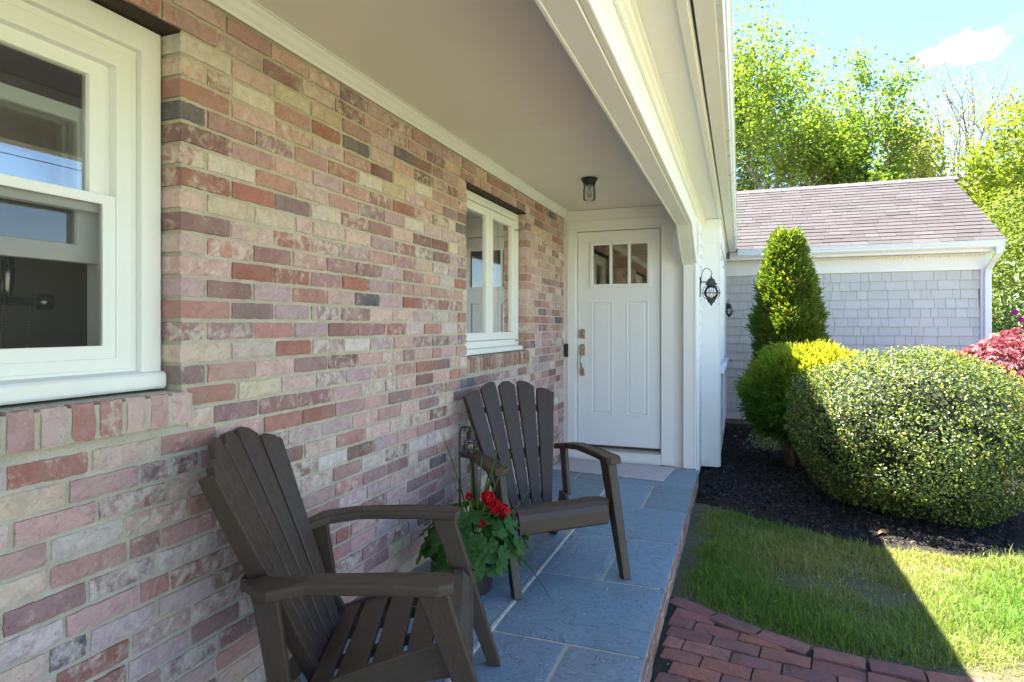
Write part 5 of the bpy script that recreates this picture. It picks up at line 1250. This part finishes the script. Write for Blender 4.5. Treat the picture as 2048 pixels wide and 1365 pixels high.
for k, (px, py) in enumerate(((2030, 625), (2026, 668), (2044, 640))):
    d_ = 8.75; X_, Y_ = at(px, d_); Z_ = 1.27+(652-py)/1230*d_; r_ = random.Random(k); V = []; F = []; col = []
    for i in range(26):
        dn_ = Vector((r_.gauss(0, 1), r_.gauss(0, 1), r_.gauss(.2, .7))).normalized(); c0 = Vector((X_, Y_, Z_))+dn_*.035; a_ = dn_.orthogonal()*.022; b_ = dn_.cross(a_); n0 = len(V)
        V += [c0-a_, c0+b_, c0+a_, c0-b_]; F.append((n0, n0+1, n0+2, n0+3)); t = r_.uniform(.7, 1.2); col += [(.48*t, .03*t, .30*t, 1)]*4
    mesh_obj('bloom', V, F, M['petal'], rho, col=np.array(col))
# trees across the lawn, seen only mirrored in the big window
def copy_tree(o, loc, label, rz, s):
    c = o.copy(); C.objects.link(c); c.location = loc; c.rotation_euler.z = rz; c.scale = (s, s, s*.8); c['label'] = label; c['group'] = 'trees across the lawn'
    for ch in list(o.children):
        k = ch.copy(); C.objects.link(k); k.parent = c
    return c
for i, (x, y, s) in enumerate(((21, 9, .95), (24, 15, .85), (22, 20.5, .9), (27, 27, 1.1))):
    copy_tree(tE, (x, y, G), ['green tree across the lawn mirrored at the left of the window glass', 'second green tree across the lawn mirrored in the window glass', 'third green tree across the lawn mirrored in the window glass', 'farthest green tree across the lawn mirrored in the window glass'][i], i*1.3, s)
for i, (x, z) in enumerate(((15.0, 5.3), (15.0, 5.9), (15.3, 6.5))):
    g = Geo().tube([(x, yy, z+0.00035*(yy-12)**2) for yy in np.linspace(-25, 50, 26)], .014, 5).obj('utility_cable', M['cable'])
    tag(g, ['lowest overhead cable mirrored in the big window', 'middle overhead cable mirrored in the big window', 'top overhead cable mirrored in the big window'][i], 'cable', 'overhead cables along the street')

# ---- mulch chips, grass
rs = np.random.default_rng(61)
def scatter(n, x0, x1, y0, y1): return rs.uniform(x0, x1, n), rs.uniform(y0, y1, n)
x, y = scatter(60000, -0.36, 2.6, 4.45, 9.0); w = rs.random(60000) < np.clip(5.5/(y-1.2), 0.25, 1)**1.6
k = in_poly(x, y, MULCH) & w; x, y = x[k], y[k]; n = len(x)
# mound height, sampled the way the bed mesh is built
hh = np.zeros(n); ang = np.stack([x-ce[0], y-ce[1]], 1)
lo = np.zeros(n); tt = np.ones(n)
for it in np.linspace(0.3, 1.0, 15):
    ins = in_poly(ce[0]+ang[:, 0]/it, ce[1]+ang[:, 1]/it, MULCH); tt = np.where(ins & (tt == 1.0), it, tt)
hh = np.interp(tt, [.4, .7, .9, .97, 1.0], [.05, .045, .035, .018, -.002])
L = rs.uniform(.012, .045, n)*(1+1.2*(rs.random(n) < .12)); wd = rs.uniform(.003, .009, n); an = rs.uniform(0, 6.28, n); ti = rs.normal(0, .35, n); ro = rs.normal(0, .5, n)
dx = np.stack([np.cos(an)*np.cos(ti), np.sin(an)*np.cos(ti), np.sin(ti)], 1)*L[:, None]*.5
dy = np.stack([-np.sin(an)*np.cos(ro), np.cos(an)*np.cos(ro), np.sin(ro)], 1)*wd[:, None]
c0 = np.stack([x, y, G+hh+rs.uniform(.003, .016, n)], 1)
V = np.stack([c0-dx-dy*.6, c0-dx*.1-dy, c0+dx, c0-dx*.2+dy], 1).reshape(-1, 3); i = np.arange(n)*4
F = np.stack([i, i+1, i+2, i+3], 1)
t = rs.random((n, 1)); cc = np.array([.014, .011, .010])*(1-t)+np.array([.11, .092, .080])*t**2.5
pale = rs.random(n) < .035; cc[pale] = np.array([.17, .125, .085])*(0.6+.7*rs.random((pale.sum(), 1)))
tri_obj('bark_chips', V, F, M['chip'], None, np.repeat(cc, 4, 0))
o = bpy.data.objects['bark_chips']; o['kind'] = 'stuff'; tag(o, 'dark shredded bark mulch covering the planting bed', 'mulch')
def gnoise(x, y, s, ph):
    return 0.5+0.25*(np.sin(x*s+ph+1.3*np.sin(y*s*.7+ph))+np.sin(y*s*1.15+2*ph+1.1*np.sin(x*s*.8)))
def grass(n, x0, x1, y0, y1, h, name, label, dens=lambda x, y: 1.0, seg=2, wid=.0021):
    x, y = scatter(n, x0, x1, y0, y1)
    k = ~in_poly(x, y, MULCH) & (x > -0.315) & ((y > path_y(x)+.01) | (x > 2.2))
    x, y = x[k], y[k]; pt = gnoise(x, y, 5.1, .4)*.6+gnoise(x, y, 13.0, 2.1)*.4
    edge = np.clip((x+.33)/.13, 0, 1)*np.clip((y-path_y(x))/.14, .10, 1)
    k = rs.random(len(x)) < np.clip(pt*2.4-.35, .15, 1)*np.clip(edge, .22, 1)*dens(x, y); x, y, pt, edge = x[k], y[k], pt[k], edge[k]; n = len(x)
    hh = h*(0.35+.75*rs.random(n)+.9*(rs.random(n) < .06))*(0.55+.8*pt)*(0.5+.5*edge); an = rs.uniform(0, 6.28, n); be = rs.uniform(.15, 1.0, n)
    lean = np.stack([np.cos(an), np.sin(an), 0*an], 1); si = np.stack([-np.sin(an), np.cos(an), 0*an], 1)*wid
    b = np.stack([x, y, np.full(n, G-.006)], 1)
    m_ = b+lean*(hh*be*.30)[:, None]+np.array([0, 0, 1])*(hh*.62)[:, None]; tp = b+lean*(hh*be*.95)[:, None]+np.array([0, 0, 1])*(hh*(1.05-.35*be))[:, None]
    V = np.stack([b-si, b+si, m_-si*.8, m_+si*.8, tp], 1).reshape(-1, 3); i = np.arange(n)*5
    F = np.stack([np.stack([i, i+1, i+3], 1), np.stack([i, i+3, i+2], 1), np.stack([i+2, i+3, i+4], 1)], 1).reshape(-1, 3)
    dry = np.clip(gnoise(x, y, 3.3, 5.0)*.9-.15+.35*(1-edge)+.25*rs.random(n)-.1, 0, 1)[:, None]
    cc = shades(n, (.085, .195, .028), (.20, .31, .05), rs=rs)*(1-dry)+shades(n, (.30, .28, .09), (.52, .43, .20), rs=rs)*dry
    o = tri_obj(name, V, F, M['grass'], None, np.repeat(cc, 5, 0)); o['kind'] = 'stuff'; tag(o, label, 'grass')
grass(250000, -0.33, 2.3, 2.85, 5.4, .046, 'near_grass', 'short patchy grass between the brick path and the mulch bed')
grass(150000, 1.4, 6.5, 2.6, 9.5, .06, 'far_grass', 'sunlit lawn grass right of the clipped globe', wid=.0032)
# fallen oak leaf and a scatter of petals
lf2 = Geo(); nL = 22; V = [(0, 0, .008)]
for k in range(nL):
    a = 2*math.pi*k/nL; rr2 = .5*(1+.30*math.cos(7*a))*(0.6+.4*abs(math.cos(a))); V.append((rr2*.16*math.cos(a), rr2*.10*math.sin(a), .012+.016*math.sin(3*a)))
dl = mesh_obj('fallen_leaf', V, [(0, 1+k, 1+(k+1) % nL) for k in range(nL)], plain('dry_leaf', (.17, .10, .055), .8, 0, .3, 60), None); dl.scale = (.75, .75, .75); dl.location = (0.88, 4.74, G+.042); dl.rotation_euler = (0.1, -.1, .5)
sm = dl.modifiers.new('thick', 'SOLIDIFY'); sm.thickness = .001
tag(dl, 'curled brown oak leaf lying on the dark mulch before the globe shrub', 'leaf')

# ---- spring litter: catkins, petals and leaf bits blown onto stone, mulch and path
rs = np.random.default_rng(77); n = 520
x = rs.uniform(-1.5, -0.36, n); y = rs.uniform(1.2, 5.5, n); z = np.full(n, .0035)
m2 = 160; x[:m2] = rs.uniform(-.3, 1.2, m2); y[:m2] = rs.uniform(1.9, 5.0, m2); z[:m2] = G+.045
pth = y[:m2] < path_y(x[:m2])-.02; z[:m2][pth] = G+.028; k = np.ones(n, bool); k[:m2] = pth | in_poly(x[:m2], y[:m2], MULCH) | (rs.random(m2) < .5)
x, y, z = x[k], y[k], z[k]; n = len(x); an = rs.uniform(0, 6.28, n); L = rs.uniform(.003, .011, n); W = rs.uniform(.0012, .004, n)
big = rs.random(n) < .06; L[big] *= 2.2
dx = np.stack([np.cos(an), np.sin(an), rs.normal(0, .12, n)], 1)*L[:, None]; dy = np.stack([-np.sin(an), np.cos(an), rs.normal(0, .2, n)], 1)*W[:, None]
c0 = np.stack([x, y, z], 1); V = np.stack([c0-dx, c0+dy, c0+dx, c0-dy], 1).reshape(-1, 3); i = np.arange(n)*4
pc = np.array([(.62, .56, .46), (.34, .24, .13), (.50, .42, .25), (.20, .13, .08), (.70, .68, .64)])[rs.integers(0, 5, n)]
o = tri_obj('litter', V, np.stack([i, i+1, i+2, i+3], 1), M['petal'], None, np.repeat(pc, 4, 0)); o['kind'] = 'stuff'; tag(o, 'pale petals and tiny leaf bits scattered over stone, path and grass', 'litter')
